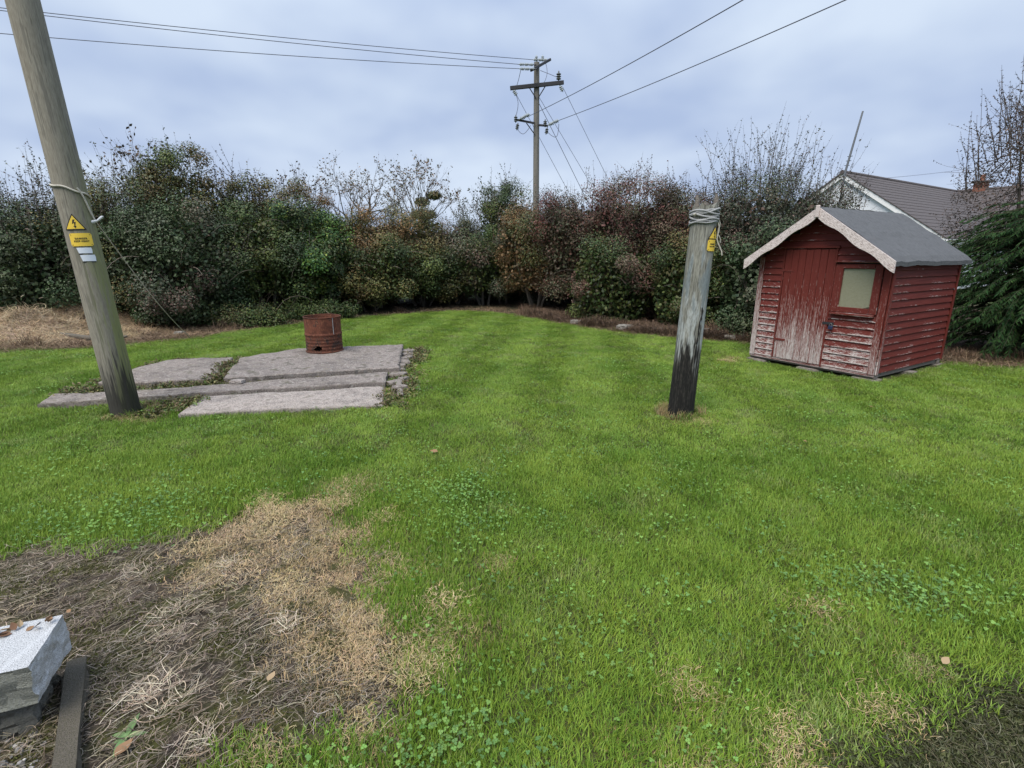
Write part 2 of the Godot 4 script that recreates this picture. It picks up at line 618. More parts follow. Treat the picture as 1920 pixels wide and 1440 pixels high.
# ---------------------------------------------------------------- materials
func make_materials() -> void:
	M.leaf = vmat(0.55, 0.45)
	M.weed = mat(lin(0.12, 0.20, 0.075), 0.6)
	M.needle = vmat(0.85, 0.2)
	M.needle.metallic_specular = 0.2
	M.grass = vmat(0.55, 0.7)
	M.dry = vmat(0.85, 0.4)
	M.bark = nmat(0.05, [lin(0.05, 0.042, 0.034), lin(0.13, 0.115, 0.095), lin(0.08, 0.08, 0.06)], 31, 2.0, 0.95, 6.0)
	M.twig = vmat(0.9)
	M.ground = nmat(0.035, [Color(0.62, 0.6, 0.58), Color(0.95, 0.94, 0.92), Color(0.8, 0.8, 0.78)], 5, 1.3, 1.0, 6.0, 0.08)
	M.ground.vertex_color_use_as_albedo = true
	M.concrete = world_image(concrete_image(768, 41, Vector3(0.190, 0.164, 0.148), 1.0), 0.25, 41)
	M.concrete_pale = world_image(concrete_image(768, 43, Vector3(0.265, 0.232, 0.210), 0.6), 0.25, 43)
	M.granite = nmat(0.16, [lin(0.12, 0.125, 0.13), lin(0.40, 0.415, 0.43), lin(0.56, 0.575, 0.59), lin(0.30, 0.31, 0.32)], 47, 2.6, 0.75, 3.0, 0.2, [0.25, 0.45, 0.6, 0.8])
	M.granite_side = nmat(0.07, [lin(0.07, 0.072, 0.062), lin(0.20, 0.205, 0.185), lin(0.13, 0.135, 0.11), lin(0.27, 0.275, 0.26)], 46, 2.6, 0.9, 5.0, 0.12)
	M.granite_dark = nmat(0.05, [lin(0.035, 0.035, 0.03), lin(0.12, 0.115, 0.10), lin(0.06, 0.065, 0.045)], 48, 2.6, 0.9, 6.0, 0.08)
	M.rough_stone = nmat(0.06, [lin(0.10, 0.095, 0.085), lin(0.25, 0.235, 0.21), lin(0.16, 0.16, 0.13)], 49, 2.0, 0.95, 6.0)
	M.kerb = nmat(0.06, [lin(0.04, 0.034, 0.027), lin(0.10, 0.088, 0.072), lin(0.06, 0.055, 0.038), lin(0.14, 0.127, 0.108)], 50, 3.0, 0.95, 6.0, 0.1)
	M.felt = nmat(0.02, [lin(0.052, 0.056, 0.060), lin(0.105, 0.11, 0.118), lin(0.075, 0.08, 0.085)], 51, 1.1, 0.95, 5.0, 0.25)
	M.render_white = nmat(0.03, [lin(0.60, 0.63, 0.68), lin(0.74, 0.76, 0.80)], 52, 0.5, 0.9, 2.0, 0.2)
	M.white = nmat(0.03, [lin(0.66, 0.67, 0.68), lin(0.80, 0.80, 0.80)], 53, 0.6, 0.5, 0.0)
	M.tiles = []
	for k in 3:
		M.tiles.append(nmat(0.04, [lin(0.050, 0.044, 0.045), lin(0.085, 0.074, 0.074), lin(0.115, 0.102, 0.10)], 54 + k, 0.45, 0.8, 3.0))
	M.brick = nmat(0.06, [lin(0.20, 0.08, 0.05), lin(0.30, 0.13, 0.09)], 58, 2.0, 0.9, 3.0)
	M.glass = mat(Color(0.55, 0.58, 0.5, 0.10), 0.12)
	M.glass.transparency = BaseMaterial3D.TRANSPARENCY_ALPHA
	M.dark_glass = mat(lin(0.02, 0.022, 0.025), 0.1)
	M.wire = mat(lin(0.085, 0.092, 0.125), 0.6)
	M.metal = mat(lin(0.16, 0.17, 0.18), 0.5, 0.6)
	M.dark_metal = mat(lin(0.035, 0.036, 0.04), 0.55, 0.3)
	M.ceramic = mat(lin(0.30, 0.34, 0.36), 0.25)
	M.ceramic_dark = mat(lin(0.06, 0.07, 0.07), 0.3)
	M.rope = nmat(0.2, [lin(0.34, 0.32, 0.27), lin(0.56, 0.54, 0.47)], 60, 6.0, 0.95, 4.0)
	M.rope_grey = nmat(0.2, [lin(0.18, 0.185, 0.19), lin(0.42, 0.43, 0.43)], 61, 6.0, 0.95, 4.0)
	M.rag = mat(lin(0.62, 0.65, 0.70), 0.8)
	M.sign_yellow = nmat(0.03, [lin(0.60, 0.40, 0.03), lin(0.74, 0.52, 0.06), lin(0.66, 0.47, 0.09)], 62, 6.0, 0.5, 0.0)
	M.sign_black = mat(lin(0.018, 0.017, 0.016), 0.5)
	M.sign_pale = nmat(0.05, [lin(0.50, 0.55, 0.62), lin(0.68, 0.72, 0.78)], 63, 6.0, 0.45, 0.0)
	M.blind = nmat(0.03, [lin(0.27, 0.255, 0.175), lin(0.34, 0.325, 0.235)], 64, 2.0, 0.9, 0.0)
	M.bearer = nmat(0.05, [lin(0.12, 0.105, 0.09), lin(0.27, 0.245, 0.22)], 65, 2.0, 0.95, 4.0)
	M.dark_inside = mat(lin(0.05, 0.04, 0.035), 0.95)
	M.boards = []
	for k in 6:
		M.boards.append(image_mat(paint_image(384, 48, 100 + k, 0.02 + 0.085 * k, 0.10 + 0.09 * k, true), 0.7))
	M.side_boards = []
	for k in 3:
		M.side_boards.append(image_mat(paint_image(448, 48, 120 + k, -0.02 + 0.06 * k, 0.02 + 0.07 * k, true), 0.7))
	M.planks = []
	for k in 5:
		M.planks.append(image_mat(paint_image(64, 512, 140 + k, -0.02, 0.62 + 0.04 * (k % 3), false), 0.7))
	M.post_paint = image_mat(paint_image(64, 512, 150, 0.08, 0.52, false), 0.75)
	M.post_paint_worn = image_mat(paint_image(64, 512, 151, 0.34, 0.74, false), 0.75)
	M.frame_paint = image_mat(paint_image(64, 256, 152, 0.12, 0.26, false), 0.7)
	M.barge = image_mat(paint_image(384, 64, 153, 0.86, 0.70, true, 1.35), 0.8)
	M.pole = image_mat(pole_image(256, 1024, 70, 0), 0.92)
	M.stump = image_mat(pole_image(256, 512, 71, 1), 0.92)
	M.far_pole = image_mat(pole_image(64, 256, 72, 2), 0.92)
	M.rust = image_mat(rust_image(512, 256, 73), 0.85)

# ---------------------------------------------------------------- ground
func axis(lo: float, hi: float, parts: Array) -> PackedFloat32Array:
	# parts: [from, to, step]; growing steps outside
	var a := PackedFloat32Array()
	var x: float = parts[0][0]
	var s: float = parts[0][2]
	var left := []
	while x > lo:
		s *= 1.35
		x -= s
		left.append(x)
	left.reverse()
	for q in left:
		a.push_back(q)
	for p in parts:
		x = p[0]
		while x < p[1] - 1e-4:
			a.push_back(x)
			x += p[2]
	x = parts[-1][1]
	s = parts[-1][2]
	while x < hi:
		a.push_back(x)
		s *= 1.35
		x += s
	a.push_back(x)
	return a

func ground_color(x: float, z: float) -> Color:
	var e := lawn_edge(x) + nz.get_noise_2d(x * 120.0, z * 120.0) * 0.35
	var g1 := nz.get_noise_2d(x * 300.0, z * 300.0)
	var g2 := nz.get_noise_2d(x * 1600.0 + 50.0, z * 1600.0)
	var c := Vector3(0.075, 0.085, 0.028) + Vector3(0.02, 0.01, 0.01) * g2
	if z < e:
		c = mixc(Vector3(0.055, 0.043, 0.03), Vector3(0.15, 0.11, 0.075), 0.35 + g1 * 0.8 + g2 * 0.7)
		if x > -6.4 and x < 0.2:  # darker, greener stretch: the shadow under the hedge is put into the ground colour
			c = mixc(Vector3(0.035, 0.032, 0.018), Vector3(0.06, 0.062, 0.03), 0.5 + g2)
		if z < -19.0 or absf(x) > 16.0:
			c = Vector3(0.08, 0.12, 0.035)
		return Color(c.x, c.y, c.z)
	var b := bare_at(x, z)
	if b < 0.2:
		var soil := mixc(Vector3(0.030, 0.024, 0.019), Vector3(0.085, 0.068, 0.05), 0.45 + g2 * 1.0 + g1 * 0.4)
		soil = mixc(soil, Vector3(0.055, 0.06, 0.014), smoothstep(-0.1, 0.2, nz.get_noise_2d(x * 420.0 + 300.0, z * 420.0)) * 0.8)
		c = mixc(soil, c, smoothstep(-0.05, 0.18, b))
	if slab_at(x, z) < 0.12:
		c = mixc(Vector3(0.07, 0.06, 0.045), c, smoothstep(0.02, 0.12, slab_at(x, z)))
	var m := mossy_at(x, z)
	if m < 0.1:
		c = mixc(mixc(Vector3(0.028, 0.03, 0.017), Vector3(0.06, 0.062, 0.035), 0.5 + g2), c, smoothstep(-0.02, 0.08, m))
	return Color(c.x, c.y, c.z)

func make_ground() -> void:
	var xs := axis(-500.0, 500.0, [[-12.0, -3.6, 0.2], [-3.6, 0.4, 0.035], [0.4, 9.0, 0.2]])
	var zs := axis(-600.0, 300.0, [[-17.0, -4.0, 0.2], [-4.0, -0.6, 0.035], [-0.6, 2.0, 0.3]])
	var g := Geo.new()
	var w := xs.size()
	for z in zs:
		for x in xs:
			var near := absf(x) < 20.0 and z > -30.0 and z < 5.0
			g.v.push_back(Vector3(x, gh(x, z) if near else 0.0, z))
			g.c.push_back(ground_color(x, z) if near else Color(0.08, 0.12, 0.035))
			g.uv.push_back(Vector2(x, z))
	for j in zs.size() - 1:
		for i in w - 1:
			var a := j * w + i
			g.ix.push_back(a); g.ix.push_back(a + 1); g.ix.push_back(a + w + 1); g.ix.push_back(a); g.ix.push_back(a + w + 1); g.ix.push_back(a + w)
	g.n.resize(g.v.size())
	for j in zs.size():
		for i in w:
			var l := g.v[j * w + maxi(i - 1, 0)]
			var r := g.v[j * w + mini(i + 1, w - 1)]
			var u := g.v[maxi(j - 1, 0) * w + i]
			var d := g.v[mini(j + 1, zs.size() - 1) * w + i]
			g.n[j * w + i] = (d - u).cross(r - l).normalized()
	var o := put(g, "ground", M.ground)
	meta(o, "flat garden ground with soil under the lawn and hedge", "ground", "", "structure")

# ---------------------------------------------------------------- the bungalow behind the shed
func make_house() -> void:
	var h := thing("bungalow", "white rendered bungalow with dark tiled roof behind the red shed", "house", Vector3(18.1, 0, -22.0))
	h.rotation.y = deg_to_rad(33.0)
	var ev := 2.25
	var rise := 3.1
	var half := 4.5
	var l := 19.0
	# gable wall with thickness
	var g := Geo.new()
	var prof := [Vector2(-0.45, -0.02), Vector2(-0.45, ev + 0.16), Vector2(-half, ev + rise - 0.12), Vector2(-2 * half + 0.45, ev + 0.16), Vector2(-2 * half + 0.45, -0.02)]
	for x in [0.18, 0.48]:
		var od := Vector3(-1 if x < 0.3 else 1, 0, 0)
		for k in range(1, 4):
			g.tri(Vector3(x, prof[0].y, prof[0].x), Vector3(x, prof[k].y, prof[k].x), Vector3(x, prof[k + 1].y, prof[k + 1].x), od)
	put(g, "gable_wall", M.render_white, h)
	g = Geo.new()
	g.box(Transform3D(Basis(), Vector3(5.24, 1.07, -0.6)), Vector3(9.5, 2.2, 0.28), 0.0)
	put(g, "front_wall", M.render_white, h)
	g = Geo.new()
	g.box(Transform3D(Basis(), Vector3(9.9, 1.07, -2 * half + 0.6)), Vector3(18.8, 2.2, 0.28), 0.0)
	put(g, "rear_wall", M.render_white, h)
	for wx in [2.2, 6.2]:
		g = Geo.new()
		g.box(Transform3D(Basis(), Vector3(wx, 1.45, -0.45)), Vector3(1.5, 1.1, 0.05), 0.005)
		var win := put(g, "window", M.white, h)
		g = Geo.new()
		g.box(Transform3D(Basis(), Vector3(wx, 1.45, -0.42)), Vector3(1.34, 0.94, 0.03), 0.0)
		put(g, "pane", M.dark_glass, win)
	# near slope: lapped tile courses
	var sl := sqrt(half * half + rise * rise)
	var ang := atan2(rise, half)
	var rows := 18
	var step := sl / rows
	for k in rows:
		g = Geo.new()
		var s := (k + 0.5) * step - 0.03
		var len_ := 14.5 - 4.5 + 4.5 * (k + 0.5) / rows
		var b := Basis(Vector3.RIGHT, ang - 0.055)
		g.box(Transform3D(b, Vector3(len_ * 0.5, ev + s * sin(ang) + 0.03, -s * cos(ang))), Vector3(len_, 0.045, step + 0.10), 0.008)
		put(g, "tile_course", M.tiles[k % 3], h)
	g = Geo.new()
	g.box(Transform3D(Basis(Vector3.RIGHT, -ang), Vector3(l * 0.5, ev + rise * 0.5, -half * 1.5)), Vector3(l, 0.08, sl), 0.0)
	put(g, "rear_slope", M.tiles[0], h)
	g = Geo.new()
	g.tube(PackedVector3Array([Vector3(-0.02, ev + rise + 0.03, -half), Vector3(14.6, ev + rise + 0.03, -half)]), PackedFloat32Array([0.1, 0.1]), 8, true)
	put(g, "ridge_tile", M.tiles[1], h)
	# cross wing
	var wing := put_mesh(BoxMesh.new(), "wing", M.render_white, h)
	(wing.mesh as BoxMesh).size = Vector3(8.4, 2.2, 8.0)
	wing.position = Vector3(14.5, 1.07, 0.2)
	for k in rows:
		g = Geo.new()
		var s := (k + 0.5) * step - 0.03
		var b := Basis(Vector3.BACK, ang - 0.055)
		var z1 := 4.4
		var z0 := -half * (k + 0.5) / rows
		g.box(Transform3D(b, Vector3(10.0 + s * cos(ang), ev + s * sin(ang) + 0.03, (z0 + z1) * 0.5)), Vector3(step + 0.10, 0.045, z1 - z0), 0.008)
		put(g, "tile_course", M.tiles[(k + 1) % 3], h)
	g = Geo.new()
	g.box(Transform3D(Basis(Vector3.BACK, -ang), Vector3(14.5 + half * 0.5, ev + rise * 0.5, -0.1)), Vector3(sl, 0.08, 9.0), 0.0)
	put(g, "wing_slope", M.tiles[2], h)
	g = Geo.new()
	g.tube(PackedVector3Array([Vector3(14.5, ev + rise + 0.03, -half), Vector3(14.5, ev + rise + 0.03, 4.5)]), PackedFloat32Array([0.1, 0.1]), 8, true)
	put(g, "ridge_tile", M.tiles[1], h)
	# barge boards, gutter, chimney
	for s in [1.0, -1.0]:
		g = Geo.new()
		var zc := -half * 0.5 if s > 0 else -half * 1.5
		g.box(Transform3D(Basis(Vector3.RIGHT, ang * s), Vector3(0.06, ev + rise * 0.5 - 0.10, zc)), Vector3(0.05, 0.24, sl + 0.1), 0.006)
		put(g, "barge_board", M.white, h)
	g = Geo.new()
	g.box(Transform3D(Basis(), Vector3(5.1, ev - 0.12, -0.04)), Vector3(9.9, 0.2, 0.04), 0.004)
	put(g, "fascia", M.white, h)
	g = Geo.new()
	var arc := []
	for k in 9:
		arc.append(Vector2(cos(PI + PI * k / 8.0) * 0.075, sin(PI + PI * k / 8.0) * 0.075))
	for k in 8:
		g.quad(Vector3(0.0, ev - 0.02 + arc[k].y, 0.07 + arc[k].x), Vector3(10.0, ev - 0.02 + arc[k].y, 0.07 + arc[k].x), Vector3(10.0, ev - 0.02 + arc[k + 1].y, 0.07 + arc[k + 1].x), Vector3(0.0, ev - 0.02 + arc[k + 1].y, 0.07 + arc[k + 1].x), Vector3(0, arc[k].y, arc[k].x))
	put(g, "gutter", M.white, h)
	g = Geo.new()
	g.box(Transform3D(Basis(), Vector3(14.6, ev + rise + 0.0, -3.4)), Vector3(0.6, 0.9, 0.6), 0.01)
	var ch := put(g, "chimney", M.brick, h)
	g = Geo.new()
	g.box(Transform3D(Basis(), Vector3(14.6, ev + rise + 0.49, -3.4)), Vector3(0.95, 0.08, 0.8), 0.01)
	put(g, "chimney_cap", M.tiles[0], ch)
	g = Geo.new()
	g.lathe([Vector2(0.14, 0), Vector2(0.13, 0.3), Vector2(0.15, 0.32), Vector2(0.15, 0.36), Vector2(0.1, 0.36)], 12, Transform3D(Basis(), Vector3(14.6, ev + rise + 0.53, -3.4)))
	put(g, "chimney_pot", M.brick, ch)
	# the leaning mast by the gable
	g = Geo.new()
	g.tube(PackedVector3Array([Vector3(12.55, -0.1, -20.6), Vector3(12.62, 4.55, -20.6), Vector3(13.0, 6.75, -20.7)]), PackedFloat32Array([0.045, 0.04, 0.03]), 6, true)
	var mast := thing("aerial_mast", "thin leaning metal mast rising beside the bungalow gable", "mast", Vector3.ZERO)
	put(g, "pole", M.metal, mast)
	g = Geo.new()
	for k in 3:
		g.tube(PackedVector3Array([Vector3(12.66 + 0.03 * k, 4.85 + 0.16 * k, -20.45), Vector3(12.72 + 0.03 * k, 4.9 + 0.16 * k, -20.85)]), PackedFloat32Array([0.012, 0.012]), 5, true)
	put(g, "bracket", M.dark_metal, mast)

# ---------------------------------------------------------------- the red shed
func make_shed() -> void:
	var s := thing("garden_shed", "small red timber shed with flaking paint and felt roof", "shed", Vector3(3.851, 0.03, -8.046))
	s.rotation.y = -1.022
	var W := 1.789
	var L := 2.053
	var hw := 1.564
	var ha := 2.176
	var slope := atan2(ha - hw, W * 0.5)
	var g: Geo
	# floor frame on blocks
	for z in [-0.06, -L + 0.06]:
		g = Geo.new()
		g.box(Transform3D(Basis(), Vector3(W * 0.5, 0.035, z)), Vector3(W + 0.02, 0.07, 0.09), 0.008)
		put(g, "bearer", M.bearer, s)
	for x in [0.06, W - 0.06]:
		g = Geo.new()
		g.box(Transform3D(Basis(), Vector3(x, 0.036, -L * 0.5)), Vector3(0.09, 0.068, L - 0.22), 0.008)
		put(g, "bearer", M.bearer, s)
	g = Geo.new()
	g.box(Transform3D(Basis(), Vector3(W * 0.5, 0.085, -L * 0.5)), Vector3(W - 0.06, 0.024, L - 0.06), 0.0)
	put(g, "floor", M.bearer, s)
	for q in [[0.12, -0.06], [W * 0.52, -0.055], [W - 0.10, -0.06], [W - 0.07, -L * 0.5], [W - 0.10, -L + 0.08], [0.1, -L + 0.08]]:
		g = Geo.new()
		rough_block(g, Vector3(0.30, 0.12, 0.20), 5, 0.15, q[0], 0.12)
		var bk := put(g, "footing_block", M.concrete, s)
		bk.position = Vector3(q[0], -0.065, q[1])
	# inner lining keeps the light out
	g = Geo.new()
	for q in [[Vector3(W * 0.5, hw * 0.5 + 0.05, -0.045), Vector3(W - 0.1, hw - 0.1, 0.012)], [Vector3(W * 0.5, hw * 0.5 + 0.05, -L + 0.045), Vector3(W - 0.1, hw - 0.1, 0.012)], [Vector3(0.045, hw * 0.5 + 0.05, -L * 0.5), Vector3(0.012, hw - 0.1, L - 0.1)], [Vector3(W - 0.045, hw * 0.5 + 0.05, -L * 0.5), Vector3(0.012, hw - 0.1, L - 0.1)]]:
		g.box(Transform3D(Basis(), q[0]), q[1], 0.0)
	for z in [-0.045, -L + 0.045]:
		g.tri(Vector3(0.03, hw - 0.02, z), Vector3(W - 0.03, hw - 0.02, z), Vector3(W * 0.5, ha - 0.03, z), Vector3(0, 0, 1 if z > -1 else -1))
	put(g, "lining", M.dark_inside, s)
	# weatherboards: lapped, each a wedge leaning out at its lower lip
	var pitch := 0.0955
	var y := 0.075
	var row := 0
	var rr := RandomNumberGenerator.new()
	rr.seed = 11
	while y < ha - 0.05:
		var top := y + pitch
		# front, pieces between the openings
		var runs := []
		var cut := 0.0
		if y > hw - 0.04:
			cut = (y - hw + 0.05) / (ha - hw) * W * 0.5
		if y < 1.66:
			runs.append([maxf(0.075, cut), 0.385])
			if y > 1.49 or y < 0.80:
				runs.append([1.115, minf(W - 0.075, W - cut)])
		elif cut < W * 0.5 - 0.06:
			runs.append([maxf(0.02, cut), minf(W - 0.02, W - cut)])
		for r in runs:
			var t := clampf(1.0 - y / 1.35, 0.0, 1.0)
			var wear := int(clampf(t * 5.6 + rr.randf_range(-0.9, 0.9), 0.0, 5.0))
			if r[0] < 0.2 and y < 1.2 and y > 0.1:
				wear = mini(wear + 1, 5)
			board(s, Transform3D(Basis(Vector3.RIGHT, -0.21), Vector3((r[0] + r[1]) * 0.5, y + pitch * 0.5, 0.004 + rr.randf_range(-0.001, 0.001))), Vector3(r[1] - r[0], pitch + 0.012, 0.021), M.boards[wear])
		# right side, left side, back
		if y < hw - 0.05:
			var sm: Material = M.side_boards[int(clampf((1.0 - y / 1.5) * 3.0 + rr.randf_range(-0.8, 0.6), 0.0, 2.0))]
			board(s, Transform3D(Basis(Vector3.UP, PI * 0.5) * Basis(Vector3.RIGHT, -0.21), Vector3(W - 0.004, y + pitch * 0.5, -L * 0.5)), Vector3(L - 0.05, pitch + 0.012, 0.021), sm)
			board(s, Transform3D(Basis(Vector3.UP, -PI * 0.5) * Basis(Vector3.RIGHT, -0.21), Vector3(0.004, y + pitch * 0.5, -L * 0.5)), Vector3(L - 0.05, pitch + 0.012, 0.021), M.side_boards[1])
		var bw := W - 0.05 - 2.0 * cut
		if bw > 0.1:
			board(s, Transform3D(Basis(Vector3.UP, PI) * Basis(Vector3.RIGHT, -0.21), Vector3(W * 0.5, y + pitch * 0.5, -L + 0.004)), Vector3(bw, pitch + 0.012, 0.021), M.side_boards[row % 3])
		y = top
		row += 1
	# corner posts
	for q in [[0.035, 0.0, 0.08, M.post_paint_worn], [W - 0.035, 0.0, 0.085, M.post_paint]]:
		g = Geo.new()
		g.box(Transform3D(Basis(), Vector3(q[0], 0.07 + (hw - 0.07) * 0.5, 0.019)), Vector3(q[2], hw - 0.05, 0.02), 0.003)
		put(g, "corner_board", q[3], s)
	g = Geo.new()
	g.box(Transform3D(Basis(Vector3.UP, PI * 0.5), Vector3(W + 0.019, 0.07 + (hw - 0.07) * 0.5, -0.026)), Vector3(0.06, hw - 0.05, 0.02), 0.003)
	put(g, "corner_board", M.post_paint, s)
	g = Geo.new()
	g.box(Transform3D(Basis(Vector3.UP, PI * 0.5), Vector3(W + 0.019, 0.07 + (hw - 0.07) * 0.5, -L + 0.03)), Vector3(0.045, hw - 0.06, 0.02), 0.003)
	put(g, "corner_board", M.side_boards[0], s)
	# sill under the boards
	g = Geo.new()
	g.box(Transform3D(Basis(), Vector3(W * 0.5, 0.055, 0.006)), Vector3(W + 0.01, 0.05, 0.024), 0.004)
	put(g, "sill", M.boards[5], s)
	# door of vertical planks
	var door := Node3D.new()
	door.name = "door"
	s.add_child(door)
	door.position = Vector3(0.395, 0.075, 0.018)
	var dw := 0.70
	var dh := 1.60
	var n := 7
	for k in n:
		g = Geo.new()
		var pw := dw / n
		g.box(Transform3D(Basis(), Vector3(pw * (k + 0.5), dh * 0.5 - 0.004 * (k % 2), 0.0 + 0.0015 * (k % 3))), Vector3(pw - 0.005, dh, 0.02), 0.003)
		put(g, "plank", M.planks[k % 5], door)
	g = Geo.new()
	g.box(Transform3D(Basis(), Vector3(dw * 0.5, dh * 0.5, -0.012)), Vector3(dw - 0.01, dh - 0.02, 0.012), 0.0)
	put(g, "backing", M.dark_inside, door)
	g = Geo.new()
	g.box(Transform3D(Basis(), Vector3(dw + 0.035, 0.60, 0.014)), Vector3(0.15, 0.035, 0.006), 0.001)
	var hasp := put(g, "hasp", M.dark_metal, door)
	g = Geo.new()
	g.box(Transform3D(Basis(Vector3.BACK, -0.12), Vector3(dw + 0.085, 0.545, 0.034)), Vector3(0.06, 0.05, 0.022), 0.005)
	put(g, "padlock", mat(lin(0.035, 0.045, 0.10), 0.35, 0.4), hasp)
	g = Geo.new()
	var arc := PackedVector3Array()
	var ar := PackedFloat32Array()
	for k in 9:
		var a := PI * k / 8.0
		arc.push_back(Vector3(dw + 0.085 + cos(a) * 0.018, 0.572 + sin(a) * 0.03, 0.034))
		ar.push_back(0.005)
	g.tube(arc, ar, 6)
	put(g, "shackle", M.metal, hasp)
	for yy in [0.28, 1.30]:
		g = Geo.new()
		g.box(Transform3D(Basis(), Vector3(0.075, yy, 0.015)), Vector3(0.16, 0.03, 0.005), 0.001)
		put(g, "hinge", M.frame_paint, door)
	# door frame
	for q in [[Vector3(0.388 - 0.012, 0.88, 0.012), Vector3(0.022, 1.62, 0.03)], [Vector3(1.106, 0.88, 0.016), Vector3(0.024, 1.66, 0.034)]]:
		g = Geo.new()
		g.box(Transform3D(Basis(), q[0]), q[1], 0.003)
		put(g, "door_frame", M.frame_paint, s)
	g = Geo.new()
	g.box(Transform3D(Basis(), Vector3(0.75, 1.705, 0.02)), Vector3(0.78, 0.035, 0.05), 0.004)
	put(g, "door_head", M.boards[0], s)
	# window
	var win := Node3D.new()
	win.name = "window"
	s.add_child(win)
	win.position = Vector3(1.412, 1.165, 0.026)
	var ww := 0.575
	var wh := 0.64
	for q in [[Vector3(-ww * 0.5 + 0.05, 0, 0), Vector3(0.10, wh, 0.028)], [Vector3(ww * 0.5 - 0.045, 0, 0), Vector3(0.09, wh, 0.028)], [Vector3(0, wh * 0.5 - 0.03, 0.002), Vector3(ww - 0.19, 0.06, 0.026)], [Vector3(0, -wh * 0.5 + 0.035, 0.002), Vector3(ww - 0.19, 0.07, 0.026)]]:
		g = Geo.new()
		g.box(Transform3D(Basis(), q[0]), q[1], 0.004)
		put(g, "frame", M.frame_paint, win)
	g = Geo.new()
	g.box(Transform3D(Basis(), Vector3(0, 0, -0.006)), Vector3(ww - 0.185, wh - 0.125, 0.003), 0.0)
	put(g, "pane", M.glass, win)
	g = Geo.new()
	# a blind hanging behind the glass with one torn lower corner
	var bx := (ww - 0.195) * 0.5
	var by := (wh - 0.13) * 0.5
	var pl := [Vector3(-bx, by, 0), Vector3(bx, by, 0), Vector3(bx, -by + 0.03, 0), Vector3(bx - 0.09, -by, 0), Vector3(-bx, -by + 0.006, 0)]
	for k in range(1, 4):
		g.tri(pl[0], pl[k], pl[k + 1], Vector3(0, 0, 1))
	var bl := put(g, "blind", M.blind, win)
	bl.position = Vector3(0, 0, -0.016)
	g = Geo.new()
	g.box(Transform3D(Basis(Vector3.RIGHT, 0.2), Vector3(1.40, 1.515, 0.045)), Vector3(0.56, 0.014, 0.06), 0.003)
	put(g, "drip_board", M.boards[3], s)
	g = Geo.new()
	g.box(Transform3D(Basis(), Vector3(1.415, 0.825, 0.045)), Vector3(0.54, 0.03, 0.06), 0.004)
	put(g, "window_sill", M.boards[3], s)
	# roof: two felted sheets with an uneven, folded edge
	var oh := 0.235
	var so := 0.10
	var zf := oh
	var zb := -L - 0.10
	for sd in [-1.0, 1.0]:
		g = Geo.new()
		var run := W * 0.5 + so
		var nx := 14
		var nzs := 26
		var at := func(i: int, j: int, lift: float) -> Vector3:
			var t := float(i) / nx * run
			var zz := lerpf(zf, zb, float(j) / nzs)
			var wob := nf.get_noise_2d(t * 2.6 + sd * 30.0, zz * 2.2) * 0.016 + nf.get_noise_2d(t * 9.0, zz * 9.0) * 0.004
			if i == nx:
				wob -= 0.022 + 0.012 * nf.get_noise_2d(zz * 6.0, 5.0)
			var yy := ha + 0.05 - t * tan(slope) + wob + lift
			if absf(t - run * 0.52) < run / nx * 0.45:
				yy += 0.010   # the lap of the lower felt strip
			return Vector3(W * 0.5 + sd * t, yy, zz)
		for i in nx:
			for j in nzs:
				g.quad(at.call(i, j, 0.0), at.call(i + 1, j, 0.0), at.call(i + 1, j + 1, 0.0), at.call(i, j + 1, 0.0), Vector3(0, 1, 0))
				g.quad(at.call(i, j, -0.03), at.call(i + 1, j, -0.03), at.call(i + 1, j + 1, -0.03), at.call(i, j + 1, -0.03), Vector3(0, -1, 0))
		for j in nzs:
			g.quad(at.call(nx, j, 0.0), at.call(nx, j + 1, 0.0), at.call(nx, j + 1, -0.055), at.call(nx, j, -0.055), Vector3(sd, 0, 0))
		for i in nx:
			g.quad(at.call(i, 0, 0.0), at.call(i + 1, 0, 0.0), at.call(i + 1, 0, -0.03), at.call(i, 0, -0.03), Vector3(0, 0, 1))
			g.quad(at.call(i, nzs, 0.0), at.call(i + 1, nzs, 0.0), at.call(i + 1, nzs, -0.03), at.call(i, nzs, -0.03), Vector3(0, 0, -1))
		put(g, "roof_felt", M.felt, s)
		# barge board with a scalloped lower edge
		g = Geo.new()
		var m := 26
		var pts_t := []
		var pts_b := []
		for k in m + 1:
			var t := float(k) / m
			var x: float = W * 0.5 + sd * t * (run + 0.02)
			var yt := ha + 0.045 - t * (run + 0.02) * tan(slope)
			var dep := 0.115 + 0.014 * sin(t * 15.0)
			pts_t.append(Vector3(x, yt, 0))
			pts_b.append(Vector3(x, yt - dep * 1.12, 0))
		for k in m:
			for zz in [zf + 0.004, zf + 0.024]:
				g.quad(pts_t[k] + Vector3(0, 0, zz), pts_t[k + 1] + Vector3(0, 0, zz), pts_b[k + 1] + Vector3(0, 0, zz), pts_b[k] + Vector3(0, 0, zz), Vector3(0, 0, 1 if zz > zf + 0.01 else -1), [Vector2(float(k) / m, 0), Vector2(float(k + 1) / m, 0), Vector2(float(k + 1) / m, 1), Vector2(float(k) / m, 1)])
			g.quad(pts_b[k] + Vector3(0, 0, zf + 0.004), pts_b[k + 1] + Vector3(0, 0, zf + 0.004), pts_b[k + 1] + Vector3(0, 0, zf + 0.024), pts_b[k] + Vector3(0, 0, zf + 0.024), Vector3(0, -1, 0))
			g.quad(pts_t[k] + Vector3(0, 0, zf + 0.004), pts_t[k + 1] + Vector3(0, 0, zf + 0.004), pts_t[k + 1] + Vector3(0, 0, zf + 0.024), pts_t[k] + Vector3(0, 0, zf + 0.024), Vector3(0, 1, 0))
